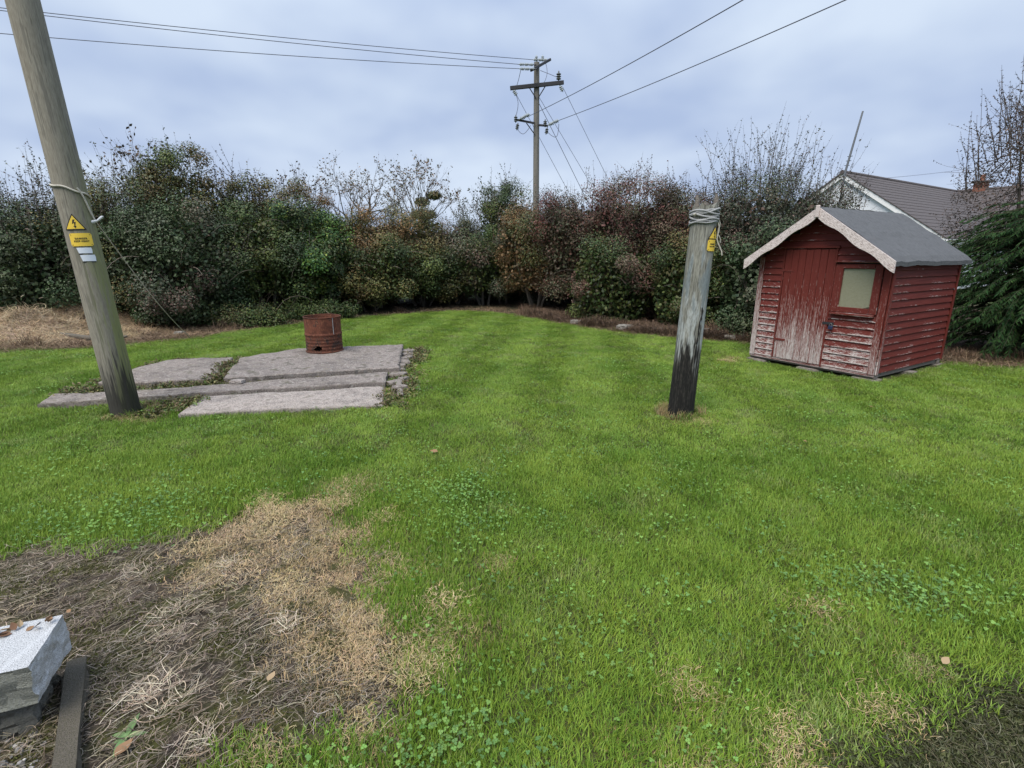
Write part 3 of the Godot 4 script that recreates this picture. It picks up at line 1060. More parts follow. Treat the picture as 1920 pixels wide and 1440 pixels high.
		g.quad(pts_t[m] + Vector3(0, 0, zf + 0.004), pts_t[m] + Vector3(0, 0, zf + 0.024), pts_b[m] + Vector3(0, 0, zf + 0.024), pts_b[m] + Vector3(0, 0, zf + 0.004), Vector3(sd, 0, 0))
		put(g, "barge_board", M.barge, s)
		# rafters under the overhang
		g = Geo.new()
		g.box(Transform3D(Basis(Vector3.BACK, -slope * sd), Vector3(W * 0.5 + sd * run * 0.5, ha - run * 0.5 * tan(slope) - 0.005, zf - 0.02)), Vector3(run / cos(slope) - 0.03, 0.04, 0.04), 0.002)
		put(g, "rafter", M.dark_inside, s)
	g = Geo.new()
	g.box(Transform3D(Basis(), Vector3(W * 0.5, ha - 0.01, zf + 0.034)), Vector3(0.055, 0.155, 0.018), 0.006)
	put(g, "finial", M.barge, s)

func board(s: Node3D, xf: Transform3D, size: Vector3, m: Material) -> void:
	var key := "board_%d_%d" % [int(size.x * 500.0), int(size.y * 1000.0)]
	if not M.has(key):
		var g := Geo.new()
		g.box(Transform3D(), size, 0.003)
		M[key] = g.mesh()
	var o := put_mesh(M[key], "weatherboard", m, s)
	o.transform = xf

# ---------------------------------------------------------------- concrete slabs
func slab(label: String, poly: Array, y0: float, y1: float, m: Material, tilt := Vector2.ZERO, rough := 0.03) -> void:
	var c := Vector2.ZERO
	for p in poly:
		c += p / poly.size()
	# densified, chipped outline
	var out := []
	for k in poly.size():
		var a: Vector2 = poly[k]
		var b: Vector2 = poly[(k + 1) % poly.size()]
		var n := int(a.distance_to(b) / 0.06) + 1
		for q in n:
			var p := a.lerp(b, float(q) / n)
			var e := nf.get_noise_2d(p.x * 3.0, p.y * 3.0) * rough + nf.get_noise_2d(p.x * 13.0, p.y * 13.0) * rough * 0.7
			p += (c - p).normalized() * (0.012 + absf(e))
			out.append(p)
	var o := thing("concrete_slab", label, "slab", Vector3(c.x, 0, c.y), "broken concrete slabs in the lawn")
	var g := Geo.new()
	var yt := func(p: Vector2) -> float: return y1 + (p - c).dot(tilt) + nf.get_noise_2d(p.x * 2.0, p.y * 2.0) * 0.012 + nf.get_noise_2d(p.x * 9.0, p.y * 9.0) * 0.003
	var n := out.size()
	var rings := [1.0, 0.985, 0.9, 0.78, 0.64, 0.5, 0.36, 0.22, 0.08]
	for r in rings.size() - 1:
		for k in n:
			var q := []
			for e in [[r, k], [r, (k + 1) % n], [r + 1, (k + 1) % n], [r + 1, k]]:
				var p: Vector2 = c.lerp(out[e[1]], rings[e[0]])
				q.append(Vector3(p.x - c.x, yt.call(p) - (0.012 if e[0] == 0 else 0.0), p.y - c.y))
			g.quad(q[0], q[1], q[2], q[3], Vector3.UP)
	for k in n:
		var p0: Vector2 = c.lerp(out[k], rings[-1])
		var p1: Vector2 = c.lerp(out[(k + 1) % n], rings[-1])
		g.tri(Vector3(0, yt.call(c), 0), Vector3(p0.x - c.x, yt.call(p0), p0.y - c.y), Vector3(p1.x - c.x, yt.call(p1), p1.y - c.y), Vector3.UP)
		var a: Vector2 = out[k]
		var b: Vector2 = out[(k + 1) % n]
		var od := Vector3(a.x - c.x, 0, a.y - c.y)
		g.quad(Vector3(a.x - c.x, yt.call(a) - 0.012, a.y - c.y), Vector3(b.x - c.x, yt.call(b) - 0.012, b.y - c.y), Vector3(b.x - c.x, y0, b.y - c.y), Vector3(a.x - c.x, y0, a.y - c.y), od)
	put(g, "concrete", m, o)

func make_slabs() -> void:
	slab("pale smooth concrete slab at the front of the broken pad", SLAB_FRONT, -0.1, 0.055, M.concrete_pale, Vector2.ZERO, 0.012)
	slab("long narrow grey concrete strip behind the pale front slab", SLAB_MID, -0.1, 0.08, M.concrete, Vector2(0.008, 0), 0.03)
	slab("cracked grey concrete slab behind the leaning grey pole", SLAB_BACK_LEFT, -0.1, 0.11, M.concrete, Vector2(0.006, 0), 0.05)
	slab("large stained concrete slab under the rusty drum", SLAB_BACK_RIGHT, -0.1, 0.13, M.concrete, Vector2.ZERO, 0.045)
	# broken lumps along the outer edge
	var rr := RandomNumberGenerator.new()
	rr.seed = 5
	for k in 11:
		var t := k / 10.0
		var p := Vector3(lerpf(-1.78, -1.42, t) + rr.randf_range(-0.07, 0.06), 0.03, lerpf(-8.45, -6.0, t))
		var o := thing("concrete_lump", "small broken lump of concrete along the edge of the pad", "rubble", p, "concrete lumps beside the pad")
		var g := Geo.new()
		rough_block(g, Vector3(rr.randf_range(0.1, 0.2), rr.randf_range(0.06, 0.12), rr.randf_range(0.1, 0.22)), 4, 0.35, k * 3.1)
		put(g, "lump", M.concrete, o)
		o.rotation.y = rr.randf() * 3.0
	var tb := thing("timber_offcut", "short grey timber offcut lying against the slab corner", "timber", Vector3(-1.38, 0.045, -6.0))
	tb.rotation = Vector3(0.06, 0.25, 0.1)
	var g2 := Geo.new()
	g2.box(Transform3D(), Vector3(0.07, 0.05, 0.62), 0.008)
	put(g2, "timber", M.bearer, tb)
	var pc := thing("concrete_fragment", "pale concrete fragment lying in the joint between slabs", "rubble", Vector3(-3.42, 0.1, -6.12))
	g2 = Geo.new()
	rough_block(g2, Vector3(0.16, 0.05, 0.12), 4, 0.3, 9.0)
	put(g2, "fragment", M.concrete_pale, pc)

# a stone: a box cut into a grid and roughened
func rough_block(g: Geo, s: Vector3, n: int, amp: float, sd: float, round_ := 0.35) -> void:
	var at := func(p: Vector3) -> Vector3:
		var u := p / maxf(maxf(absf(p.x), absf(p.y)), absf(p.z))
		var q := u.lerp(u.normalized() * 1.25, round_)
		var e := 1.0 + amp * 0.5 * nf.get_noise_3d(q.x * 1.6 + sd, q.y * 1.6, q.z * 1.6 + sd * 2.0)
		return q * e * s * 0.5
	for ax in 3:
		for sg in [-1.0, 1.0]:
			for i in n:
				for j in n:
					var ps := []
					for q in [[i, j], [i + 1, j], [i + 1, j + 1], [i, j + 1]]:
						var p := Vector3.ZERO
						p[ax] = sg
						p[(ax + 1) % 3] = -1.0 + 2.0 * q[0] / n
						p[(ax + 2) % 3] = -1.0 + 2.0 * q[1] / n
						ps.append(at.call(p))
					g.quad(ps[0], ps[1], ps[2], ps[3], (ps[0] + ps[2]) * 0.5)

# ---------------------------------------------------------------- the two near poles
func pole_axis(a: Vector3, b: Vector3, y: float) -> Vector3:
	return a.lerp(b, (y - a.y) / (b.y - a.y))

func pole_mesh(a: Vector3, b: Vector3, r0: float, r1: float, sides: int, m: int, sd: float, top_jag := 0.0) -> Geo:
	var g := Geo.new()
	var start := 0
	for k in m + 1:
		var t := float(k) / m
		var c := a.lerp(b, t)
		for j in sides + 1:
			var an := TAU * j / sides
			var rad := lerpf(r0, r1, t) * (1.0 + 0.018 * nf.get_noise_3d(cos(an) * 1.2 + sd, sin(an) * 1.2, t * 3.0) + 0.010 * nf.get_noise_3d(cos(an) * 6.0 + sd, sin(an) * 6.0, t * 2.0))
			var nn := Vector3(cos(an), 0, -sin(an))
			var p := c + nn * rad
			if k == m and top_jag > 0.0:
				p.y += top_jag * (0.3 + nf.get_noise_2d(cos(an) * 2.0 + sd, sin(an) * 2.0) * 2.0)
			g.v.push_back(p); g.n.push_back(nn); g.c.push_back(Color.WHITE); g.uv.push_back(Vector2(float(j) / sides, 1.0 - t))
	for k in m:
		for j in sides:
			var p := start + k * (sides + 1) + j
			var q := p + sides + 1
			g.ix.append_array(PackedInt32Array([p, q, q + 1, p, q + 1, p + 1]))
	for j in sides:
		var r := m * (sides + 1) + j
		g.tri(b - Vector3(0, 0.01, 0), g.v[r], g.v[r + 1], Vector3.UP, Vector2(0.5, 0.02), Vector2(0.4, 0.0), Vector2(0.6, 0.0))
	return g

# bends a flat mesh lying in x, y (front +z) round a pole of radius R whose axis is y
func bent(me: Mesh, R: float) -> ArrayMesh:
	var out := ArrayMesh.new()
	for sfc in me.get_surface_count():
		var a := me.surface_get_arrays(sfc)
		var v: PackedVector3Array = a[Mesh.ARRAY_VERTEX]
		var n: PackedVector3Array = a[Mesh.ARRAY_NORMAL]
		for k in v.size():
			var an := v[k].x / R
			var rot := Basis(Vector3.UP, an)
			n[k] = rot * n[k]
			v[k] = Vector3(sin(an) * (R + v[k].z), v[k].y, cos(an) * (R + v[k].z))
		a[Mesh.ARRAY_VERTEX] = v
		a[Mesh.ARRAY_NORMAL] = n
		out.add_surface_from_arrays(Mesh.PRIMITIVE_TRIANGLES, a)
	return out

# a flat plate with a polygon outline, cut into strips so that it can be bent
func plate(poly: PackedVector2Array, z: float, th: float) -> ArrayMesh:
	var lo := poly[0]
	var hi := poly[0]
	for p in poly:
		lo = lo.min(p)
		hi = hi.max(p)
	var g := Geo.new()
	var n := 12
	for k in n:
		var x0 := lerpf(lo.x, hi.x, float(k) / n)
		var x1 := lerpf(lo.x, hi.x, float(k + 1) / n)
		for piece in Geometry2D.intersect_polygons(poly, PackedVector2Array([Vector2(x0, lo.y - 1), Vector2(x1, lo.y - 1), Vector2(x1, hi.y + 1), Vector2(x0, hi.y + 1)])):
			var id := Geometry2D.triangulate_polygon(piece)
			for q in range(0, id.size(), 3):
				for zz in [z, z + th]:
					g.tri(Vector3(piece[id[q]].x, piece[id[q]].y, zz), Vector3(piece[id[q + 1]].x, piece[id[q + 1]].y, zz), Vector3(piece[id[q + 2]].x, piece[id[q + 2]].y, zz), Vector3(0, 0, 1 if zz > z else -1))
	for k in poly.size():
		var a := poly[k]
		var b := poly[(k + 1) % poly.size()]
		for q in 8:
			var p0 := a.lerp(b, q / 8.0)
			var p1 := a.lerp(b, (q + 1) / 8.0)
			g.quad(Vector3(p0.x, p0.y, z), Vector3(p1.x, p1.y, z), Vector3(p1.x, p1.y, z + th), Vector3(p0.x, p0.y, z + th), Vector3(p0.x + p1.x, p0.y + p1.y - lo.y - hi.y, 0))
	return g.mesh()

func sign_at(called: String, label: String, at: Vector3, turn: float, lean: Basis, group := "") -> Node3D:
	var o := thing(called, label, "sign", at, group)
	o.basis = lean * Basis(Vector3.UP, turn)
	return o

func lettering(t: String, h: float) -> TextMesh:
	var m := TextMesh.new()
	var f := SystemFont.new()
	f.font_names = PackedStringArray(["Droid Sans"])
	f.font_weight = 700
	m.font = f
	m.text = t
	m.font_size = 32
	m.pixel_size = h / 32.0
	m.depth = 0.0012
	return m

const BOLT := [Vector2(0.012, 0.045), Vector2(-0.004, 0.043), Vector2(-0.014, 0.002), Vector2(0.004, 0.010), Vector2(-0.001, -0.022), Vector2(-0.009, -0.020), Vector2(0.006, -0.045), Vector2(0.015, -0.018), Vector2(0.007, -0.020), Vector2(0.017, 0.022), Vector2(0.001, 0.014)]

func warning_triangle(label: String, at: Vector3, turn: float, lean: Basis, R: float, k: float) -> void:
	var o := sign_at("warning_sign", label, at, turn, lean)
	var tri := PackedVector2Array([Vector2(0, 0.085) * k, Vector2(0.088, -0.068) * k, Vector2(-0.088, -0.068) * k])
	var inner := PackedVector2Array([Vector2(0, 0.068) * k, Vector2(0.072, -0.058) * k, Vector2(-0.072, -0.058) * k])
	put_mesh(bent(plate(tri, 0.002, 0.002), R), "plate", M.sign_black, o)
	put_mesh(bent(plate(inner, 0.0048, 0.0006), R), "face", M.sign_yellow, o)
	var b := PackedVector2Array()
	for p in BOLT:
		b.push_back(Vector2(p.x, p.y * 0.95 - 0.012) * k)
	put_mesh(bent(plate(b, 0.006, 0.0006), R), "lightning_bolt", M.sign_black, o)

func text_plate(label: String, at: Vector3, turn: float, lean: Basis, R: float, w: float, h: float, lines: Array) -> void:
	var o := sign_at("danger_sign", label, at, turn, lean)
	var x := w * 0.5
	var y := h * 0.5
	var c := 0.012
	put_mesh(bent(plate(PackedVector2Array([Vector2(-x + c, y), Vector2(x - c, y), Vector2(x, y - c), Vector2(x, -y + c), Vector2(x - c, -y), Vector2(-x + c, -y), Vector2(-x, -y + c), Vector2(-x, y - c)]), 0.002, 0.002), R), "plate", M.sign_yellow, o)
	for l in lines:
		var me := bent(lettering(l[0], l[2]), R)
		var t := put_mesh(me, "lettering", M.sign_black, o)
		t.position = Vector3(sin(0.0), l[1], 0.0053)
	for q in [Vector2(-x + 0.014, y - 0.014), Vector2(x - 0.014, y - 0.014), Vector2(-x + 0.014, -y + 0.014), Vector2(x - 0.014, -y + 0.014)]:
		var g := Geo.new()
		g.box(Transform3D(Basis(), Vector3(q.x, q.y, 0.006)), Vector3(0.007, 0.007, 0.004), 0.002)
		put_mesh(bent(g.mesh(), R), "nail", M.dark_metal, o)

func make_poles() -> void:
	# tall leaning pole
	var a := Vector3(-4.045, -0.25, -5.09)
	var b := Vector3(-4.52, 9.2, -5.09)
	var ra := 0.134
	var rb := 0.105
	var o := thing("utility_pole", "tall leaning grey wooden utility pole with green algae and yellow signs", "pole", Vector3.ZERO)
	put(pole_mesh(a, b, ra, rb, 40, 60, 1.0), "shaft", M.pole, o)
	var up := (b - a).normalized()
	var lean := Basis(up.cross(Vector3.BACK).normalized(), up, up.cross(Vector3.BACK).normalized().cross(up))
	var face := atan2(4.09, 5.0)   # turned towards the lawn's middle
	var pos := func(y: float) -> Vector3: return pole_axis(a, b, y)
	var rr := func(y: float) -> float: return lerpf(ra, rb, y / 9.4) + 0.002
	warning_triangle("triangular yellow electricity warning sign on the tall leaning pole", pos.call(1.925), face - 0.28, lean, rr.call(1.9), 0.95)
	text_plate("yellow rectangular danger sign below the triangle on the tall pole", pos.call(1.772), face - 0.10, lean, rr.call(1.77), 0.172, 0.118, [["DANGER", 0.010, 0.024], ["KEEP AWAY", -0.014, 0.022]])
	for q in [[1.672, "upper of two small pale tags nailed below the danger sign", 0.06, 0.054], [1.602, "lower of two small pale tags nailed below the danger sign", 0.17, 0.060]]:
		var sg := sign_at("pole_tag", q[1], pos.call(q[0]), face + q[2] - 0.12, lean)
		var w := 0.058
		var h: float = q[3] * 0.5
		put_mesh(bent(plate(PackedVector2Array([Vector2(-w, h), Vector2(w * 0.9, h), Vector2(w, h * 0.4), Vector2(w * 0.94, -h), Vector2(-w * 0.8, -h * 0.9)]), 0.002, 0.0015), rr.call(1.65)), "plate", M.sign_pale, sg)
		var gg := Geo.new()
		gg.box(Transform3D(Basis(), Vector3(0, -h - 0.006, 0.004)), Vector3(0.10, 0.008, 0.004), 0.001)
		put_mesh(bent(gg.mesh(), rr.call(1.65)), "strip", M.sign_black, sg)
	# rope ring, the hanging end and the white rag where the guy wire is tied
	var rope := thing("rope_loop", "frayed pale rope looped round the tall leaning pole", "rope", Vector3.ZERO)
	var g := Geo.new()
	var pts := PackedVector3Array()
	var rad := PackedFloat32Array()
	var c: Vector3 = pos.call(2.215)
	for k in 41:
		var an := TAU * k / 40.0
		var d := Vector3(sin(an), 0, cos(an))
		pts.push_back(c + d * (rr.call(2.2) + 0.008) + Vector3(0, 0.045 * sin(an + 2.2) + 0.006 * sin(an * 5.0), 0))
		rad.push_back(0.0095)
	g.tube(pts, rad, 7)
	put(g, "ring", M.rope, rope)
	g = Geo.new()
	pts = PackedVector3Array()
	rad = PackedFloat32Array()
	for k in 12:
		var t := k / 11.0
		var an := face + 0.35 + 0.75 * t
		pts.push_back(pos.call(2.24 - 0.27 * t) + Vector3(sin(an), 0, cos(an)) * (rr.call(2.1) + 0.012) + Vector3(0, 0.02 * sin(t * 6.0), 0))
		rad.push_back(0.008)
	g.tube(pts, rad, 6, true)
	put(g, "tail", M.rope, rope)
	var an2 := face + 1.1
	var knot: Vector3 = pos.call(1.955) + Vector3(sin(an2), 0, cos(an2)) * (rr.call(1.95) + 0.012)
	var rag := thing("white_rag", "small white rag knotted to the guy wire beside the pole", "rag", knot)
	g = Geo.new()
	g.tube(PackedVector3Array([Vector3(-0.05, -0.03, 0.02), Vector3(-0.01, -0.012, 0.02), Vector3(0.03, 0.0, 0.01), Vector3(0.075, 0.035, 0.0), Vector3(0.085, 0.04, 0.0)]), PackedFloat32Array([0.008, 0.017, 0.009, 0.013, 0.004]), 7, true)
	put(g, "cloth", M.rag, rag)
	var guy := thing("guy_wire", "thin pale guy wire slanting from the leaning pole to the lawn", "wire", Vector3.ZERO)
	g = Geo.new()
	pts = PackedVector3Array()
	rad = PackedFloat32Array()
	var foot := Vector3(-6.54, 0.0, -10.2)
	for k in 13:
		var t := k / 12.0
		pts.push_back(knot.lerp(foot, t) - Vector3(0, 0.10 * sin(PI * t), 0))
		rad.push_back(0.0052)
	g.tube(pts, rad, 6, true)
	put(g, "strand", M.rope, guy)

	# the cut-down pole
	a = Vector3(1.765, -0.2, -5.09)
	b = Vector3(1.842, 2.075, -5.09)
	ra = 0.131
	rb = 0.118
	o = thing("pole_stump", "cut-down weathered pole with black foot and rope-wound top", "pole", Vector3.ZERO)
	put(pole_mesh(a, b, ra, rb, 44, 60, 5.0, 0.03), "shaft", M.stump, o)
	# splinters standing proud of the sawn top
	for q in [[-0.095, 0.03, 0.105, 0.026], [0.095, 0.0, 0.115, 0.03], [0.02, -0.05, 0.05, 0.03], [-0.03, 0.06, 0.045, 0.022]]:
		g = Geo.new()
		var p := b + Vector3(q[0], -0.12, q[1])
		g.tube(PackedVector3Array([p, p + Vector3(0.004, 0.12, 0), p + Vector3(0.0, 0.12 + q[2] * 0.7, 0.004), p + Vector3(-0.004, 0.12 + q[2], 0.0)]), PackedFloat32Array([q[3], q[3], q[3] * 0.8, q[3] * 0.35]), 6, true)
		put(g, "splinter", M.bearer, o)
	# a long drying crack with torn fibres
	g = Geo.new()
	var cr := [Vector3(0.35, 1.14, 0), Vector3(0.42, 1.06, 0), Vector3(0.30, 1.00, 0), Vector3(0.26, 0.92, 0), Vector3(0.30, 0.85, 0), Vector3(0.22, 0.78, 0)]
	for k in cr.size() - 1:
		var p0: Vector3 = pole_axis(a, b, cr[k].y) + Vector3(sin(cr[k].x), 0, cos(cr[k].x)) * 0.1275
		var p1: Vector3 = pole_axis(a, b, cr[k + 1].y) + Vector3(sin(cr[k + 1].x), 0, cos(cr[k + 1].x)) * 0.1275
		g.tube(PackedVector3Array([p0, (p0 + p1) * 0.5 + Vector3(0.004, 0, 0), p1]), PackedFloat32Array([0.004, 0.011, 0.005]), 6, true)
	put(g, "crack", M.sign_black, o)
	up = (b - a).normalized()
	lean = Basis(up.cross(Vector3.BACK).normalized(), up, up.cross(Vector3.BACK).normalized().cross(up))
	rope = thing("rope_coil", "grey rope wound many times round the top of the pole stump", "rope", Vector3.ZERO)
	g = Geo.new()
	pts = PackedVector3Array()
	rad = PackedFloat32Array()
	var turns := 8
	for k in turns * 26 + 1:
		var t := k / (turns * 26.0)
		var an := TAU * turns * t
		var y := 1.925 + 0.125 * t + 0.018 * sin(an * 0.83 + 1.0) + 0.012 * sin(an * 2.7)
		pts.push_back(pole_axis(a, b, y) + Vector3(sin(an), 0, cos(an)) * (0.126 + 0.012 * nf.get_noise_1d(k * 0.06) + 0.008 * (k % 52) / 52.0))
		rad.push_back(0.0095)
	g.tube(pts, rad, 6, true)
	put(g, "winding", M.rope_grey, rope)
	for q in [[0.9, 1.93, 0.30, 0.17], [1.2, 1.95, 0.20, 0.10], [-1.1, 1.99, -0.02, 0.13]]:
		g = Geo.new()
		pts = PackedVector3Array()
		rad = PackedFloat32Array()
		for k in 9:
			var t := k / 8.0
			var p: Vector3 = pole_axis(a, b, q[1] - q[2] * t) + Vector3(sin(q[0] + 0.25 * t), 0, cos(q[0] + 0.25 * t)) * (0.137 + q[3] * t * t * 0.35)
			pts.push_back(p + Vector3(0.012 * sin(t * 9.0), 0, 0))
			rad.push_back(0.006)
		g.tube(pts, rad, 5, true)
		put(g, "loose_end", M.rope, rope)
	var fc := atan2(-1.83, 5.0)
	warning_triangle("faded yellow warning triangle under the rope on the pole stump", pole_axis(a, b, 1.835), fc + 1.02, lean, 0.124, 0.8)
	text_plate("small yellow danger plate curving round the pole stump", pole_axis(a, b, 1.725), fc + 0.95, lean, 0.125, 0.115, 0.105, [["DANGER", 0.012, 0.017], ["KEEP AWAY", -0.010, 0.014]])

# ---------------------------------------------------------------- the pole and wires beyond the hedge
func insulator(g: Geo, at: Vector3, b: Basis, s: float) -> void:
	var pr := [Vector2(0.02, -0.16), Vector2(0.02, -0.1)]
	for k in 3:
		var y := -0.1 + 0.07 * k
		pr.append_array([Vector2(0.075, y), Vector2(0.085, y + 0.02), Vector2(0.03, y + 0.05)])
	pr.append(Vector2(0.02, 0.15))
	g.lathe(pr, 10, Transform3D(b.scaled(Vector3.ONE * s), at))

func span(label: String, a: Vector3, b: Vector3, sag: float, r := 0.012, group := "") -> Node3D:
	var o := thing("power_line", label, "wire", Vector3.ZERO, group)
	var g := Geo.new()
	var pts := PackedVector3Array()
	var rad := PackedFloat32Array()
	for k in 25:
		var t := k / 24.0
		pts.push_back(a.lerp(b, t) - Vector3(0, sag * 4.0 * t * (1.0 - t), 0))
		rad.push_back(r)
	g.tube(pts, rad, 5)
	put(g, "conductor", M.wire, o)
	return o

func make_far_pole() -> void:
	var o := thing("utility_pole", "distant utility pole with crossarms and insulators standing behind the hedge", "pole", Vector3.ZERO)
	var x := 1.06
	var z := -24.0
	put(pole_mesh(Vector3(x + 0.04, -0.2, z), Vector3(x - 0.02, 9.42, z), 0.15, 0.115, 16, 20, 9.0), "shaft", M.far_pole, o)
	var arm := func(p: Vector3, q: Vector3, h: float, d: float) -> void:
		var g := Geo.new()
		var t := (q - p).normalized()
		var bk := t.cross(Vector3.UP).normalized()
		g.box(Transform3D(Basis(t, bk.cross(t), bk), (p + q) * 0.5), Vector3(p.distance_to(q), h, d), 0.01)
		put(g, "crossarm", M.dark_metal, o)
	var ins := func(at: Vector3, b: Basis, s: float, m: Material) -> void:
		var g := Geo.new()
		insulator(g, at, b, s)
		put(g, "insulator", m, o)
	var brace := func(p: Vector3, q: Vector3) -> void:
		var g := Geo.new()
		g.tube(PackedVector3Array([p, q]), PackedFloat32Array([0.022, 0.022]), 5, true)
		put(g, "brace", M.dark_metal, o)
	var flat := Basis(Vector3.BACK, PI * 0.5)
	# slanting arm at the top, seen nearly end-on
	arm.call(Vector3(0.78, 8.95, z + 0.55), Vector3(1.66, 9.78, z - 0.75), 0.10, 0.09)
	arm.call(Vector3(-0.08, 8.40, z + 0.17), Vector3(2.18, 8.62, z + 0.17), 0.15, 0.11)
	arm.call(Vector3(0.12, 7.20, z + 0.18), Vector3(0.98, 7.05, z + 0.18), 0.08, 0.07)
	arm.call(Vector3(1.1, 6.98, z + 0.18), Vector3(1.55, 6.95, z + 0.18), 0.08, 0.07)
	brace.call(Vector3(0.72, 8.44, z + 0.16), Vector3(1.02, 8.02, z + 0.14))
	brace.call(Vector3(1.42, 8.50, z + 0.16), Vector3(1.10, 8.02, z + 0.14))
	brace.call(Vector3(0.62, 7.06, z + 0.16), Vector3(0.98, 6.62, z + 0.14))
	# strain insulators on the three left-hand lines
	var ends := [Vector3(0.92, 9.72, z - 0.6), Vector3(0.30, 9.32, z + 0.1), Vector3(0.32, 9.03, z + 0.5)]
	for k in 3:
		for q in 3:
			ins.call(ends[k] + Vector3(0.10 + 0.2 * q, -0.004 * q, 0), flat, 0.85, M.ceramic)
		brace.call(ends[k], ends[k] + Vector3(0.72, -0.02, 0.0))
	for q in [Vector3(1.05, 9.78, z - 0.6), Vector3(1.32, 9.80, z - 0.65)]:
		ins.call(q, Basis(), 0.8, M.ceramic)
	# arrester on the main arm and shackles under its ends
	ins.call(Vector3(1.96, 8.86, z + 0.17), Basis(), 1.25, M.ceramic_dark)
	ins.call(Vector3(0.12, 8.24, z + 0.17), Basis(Vector3.BACK, 0.6), 1.0, M.ceramic)
	ins.call(Vector3(2.08, 8.40, z + 0.17), Basis(Vector3.BACK, 0.5), 1.0, M.ceramic)
	# lower fittings
	for q in [Vector3(0.16, 7.22, z + 0.2), Vector3(1.42, 7.05, z + 0.2)]:
		ins.call(q, Basis(), 1.0, M.ceramic_dark)
		ins.call(q + Vector3(0.07, -0.3, 0), Basis(Vector3.BACK, -0.2), 0.95, M.ceramic_dark)
	for q in [Vector3(0.62, 7.32, z + 0.3), Vector3(0.44, 7.24, z + 0.25)]:
		ins.call(q, flat.rotated(Vector3.BACK, 0.35), 1.0, M.ceramic)
	for q in [Vector3(1.66, 7.0, z + 0.3), Vector3(1.86, 7.08, z + 0.35)]:
		ins.call(q, flat.rotated(Vector3.BACK, 0.35), 1.0, M.ceramic)
	# jumper loops
	for q in [[Vector3(0.36, 9.0, z + 0.4), Vector3(0.28, 8.7, z + 0.3), Vector3(0.2, 8.5, z + 0.17)], [Vector3(0.14, 8.2, z + 0.17), Vector3(0.26, 7.8, z + 0.2), Vector3(0.16, 7.3, z + 0.2)], [Vector3(0.24, 6.8, z + 0.2), Vector3(0.5, 6.62, z + 0.25), Vector3(0.8, 6.95, z + 0.25)], [Vector3(1.5, 6.72, z + 0.2), Vector3(1.9, 6.5, z + 0.25), Vector3(2.0, 7.0, z + 0.3)], [Vector3(1.4, 9.68, z - 0.5), Vector3(1.5, 9.1, z - 0.2), Vector3(1.34, 8.6, z + 0.15)], [Vector3(1.2, 9.15, z - 0.1), Vector3(1.6, 8.98, z), Vector3(1.94, 8.8, z + 0.17)]]:
		var g := Geo.new()
		var cv := Curve3D.new()
		cv.add_point(q[0])
		cv.add_point(q[1], (q[0] - q[2]) * 0.22, (q[2] - q[0]) * 0.22)
		cv.add_point(q[2])
		var pts := cv.tessellate(3, 6)
		var rad := PackedFloat32Array()
		for p in pts:
			rad.push_back(0.011)
		g.tube(pts, rad, 5)
		put(g, "jumper", M.wire, o)
	# lines
	span("uppermost of three lines running to the upper left of the sky", ends[0], Vector3(-20.7, 8.85, -16.0), 0.12)
	span("middle of three lines running to the upper left of the sky", ends[1], Vector3(-20.6, 8.88, -16.2), 0.12)
	span("lowest of three lines running to the upper left of the sky", ends[2], Vector3(-20.8, 8.17, -16.3), 0.14)
	span("upper of two lines rising to the top of the sky", Vector3(0.72, 7.3, z + 0.3), Vector3(5.55, 6.55, -9.3), 0.1)
	span("lower of two lines rising from the right of the distant pole", Vector3(1.98, 7.12, z + 0.35), Vector3(7.6, 6.5, -9.3), 0.1)
	span("stay wire from the right end of the main crossarm down behind the hedge", Vector3(2.14, 8.45, z + 0.17), Vector3(8.3, 0.0, -29.0), 0.0, 0.009)
	span("stay wire from below the crossarm, second from the right", Vector3(1.16, 8.1, z), Vector3(7.9, 0.0, -29.6), 0.0, 0.009)
	span("stay wire with two egg insulators beside the distant pole", Vector3(1.14, 7.9, z), Vector3(6.6, 0.0, -29.4), 0.0, 0.012)
	span("stay wire from the left end of the main crossarm", Vector3(0.1, 8.3, z + 0.17), Vector3(5.9, 0.0, -28.8), 0.0, 0.009)
	span("faint service line above the bungalow roof", Vector3(16.0, 5.0, -25.7), Vector3(33.0, 7.6, -33.0), 0.25, 0.008)
	for q in [[0.46, Vector3(1.14, 7.9, z), Vector3(6.6, 0.0, -29.4)], [0.50, Vector3(0.1, 8.3, z + 0.17), Vector3(5.9, 0.0, -28.8)]]:
		var g := Geo.new()
		var dir: Vector3 = (q[2] - q[1]).normalized()
		insulator(g, q[1].lerp(q[2], q[0]), Basis(Quaternion(Vector3.UP, dir)), 0.9)
		put(g, "stay_insulator", M.ceramic, o)

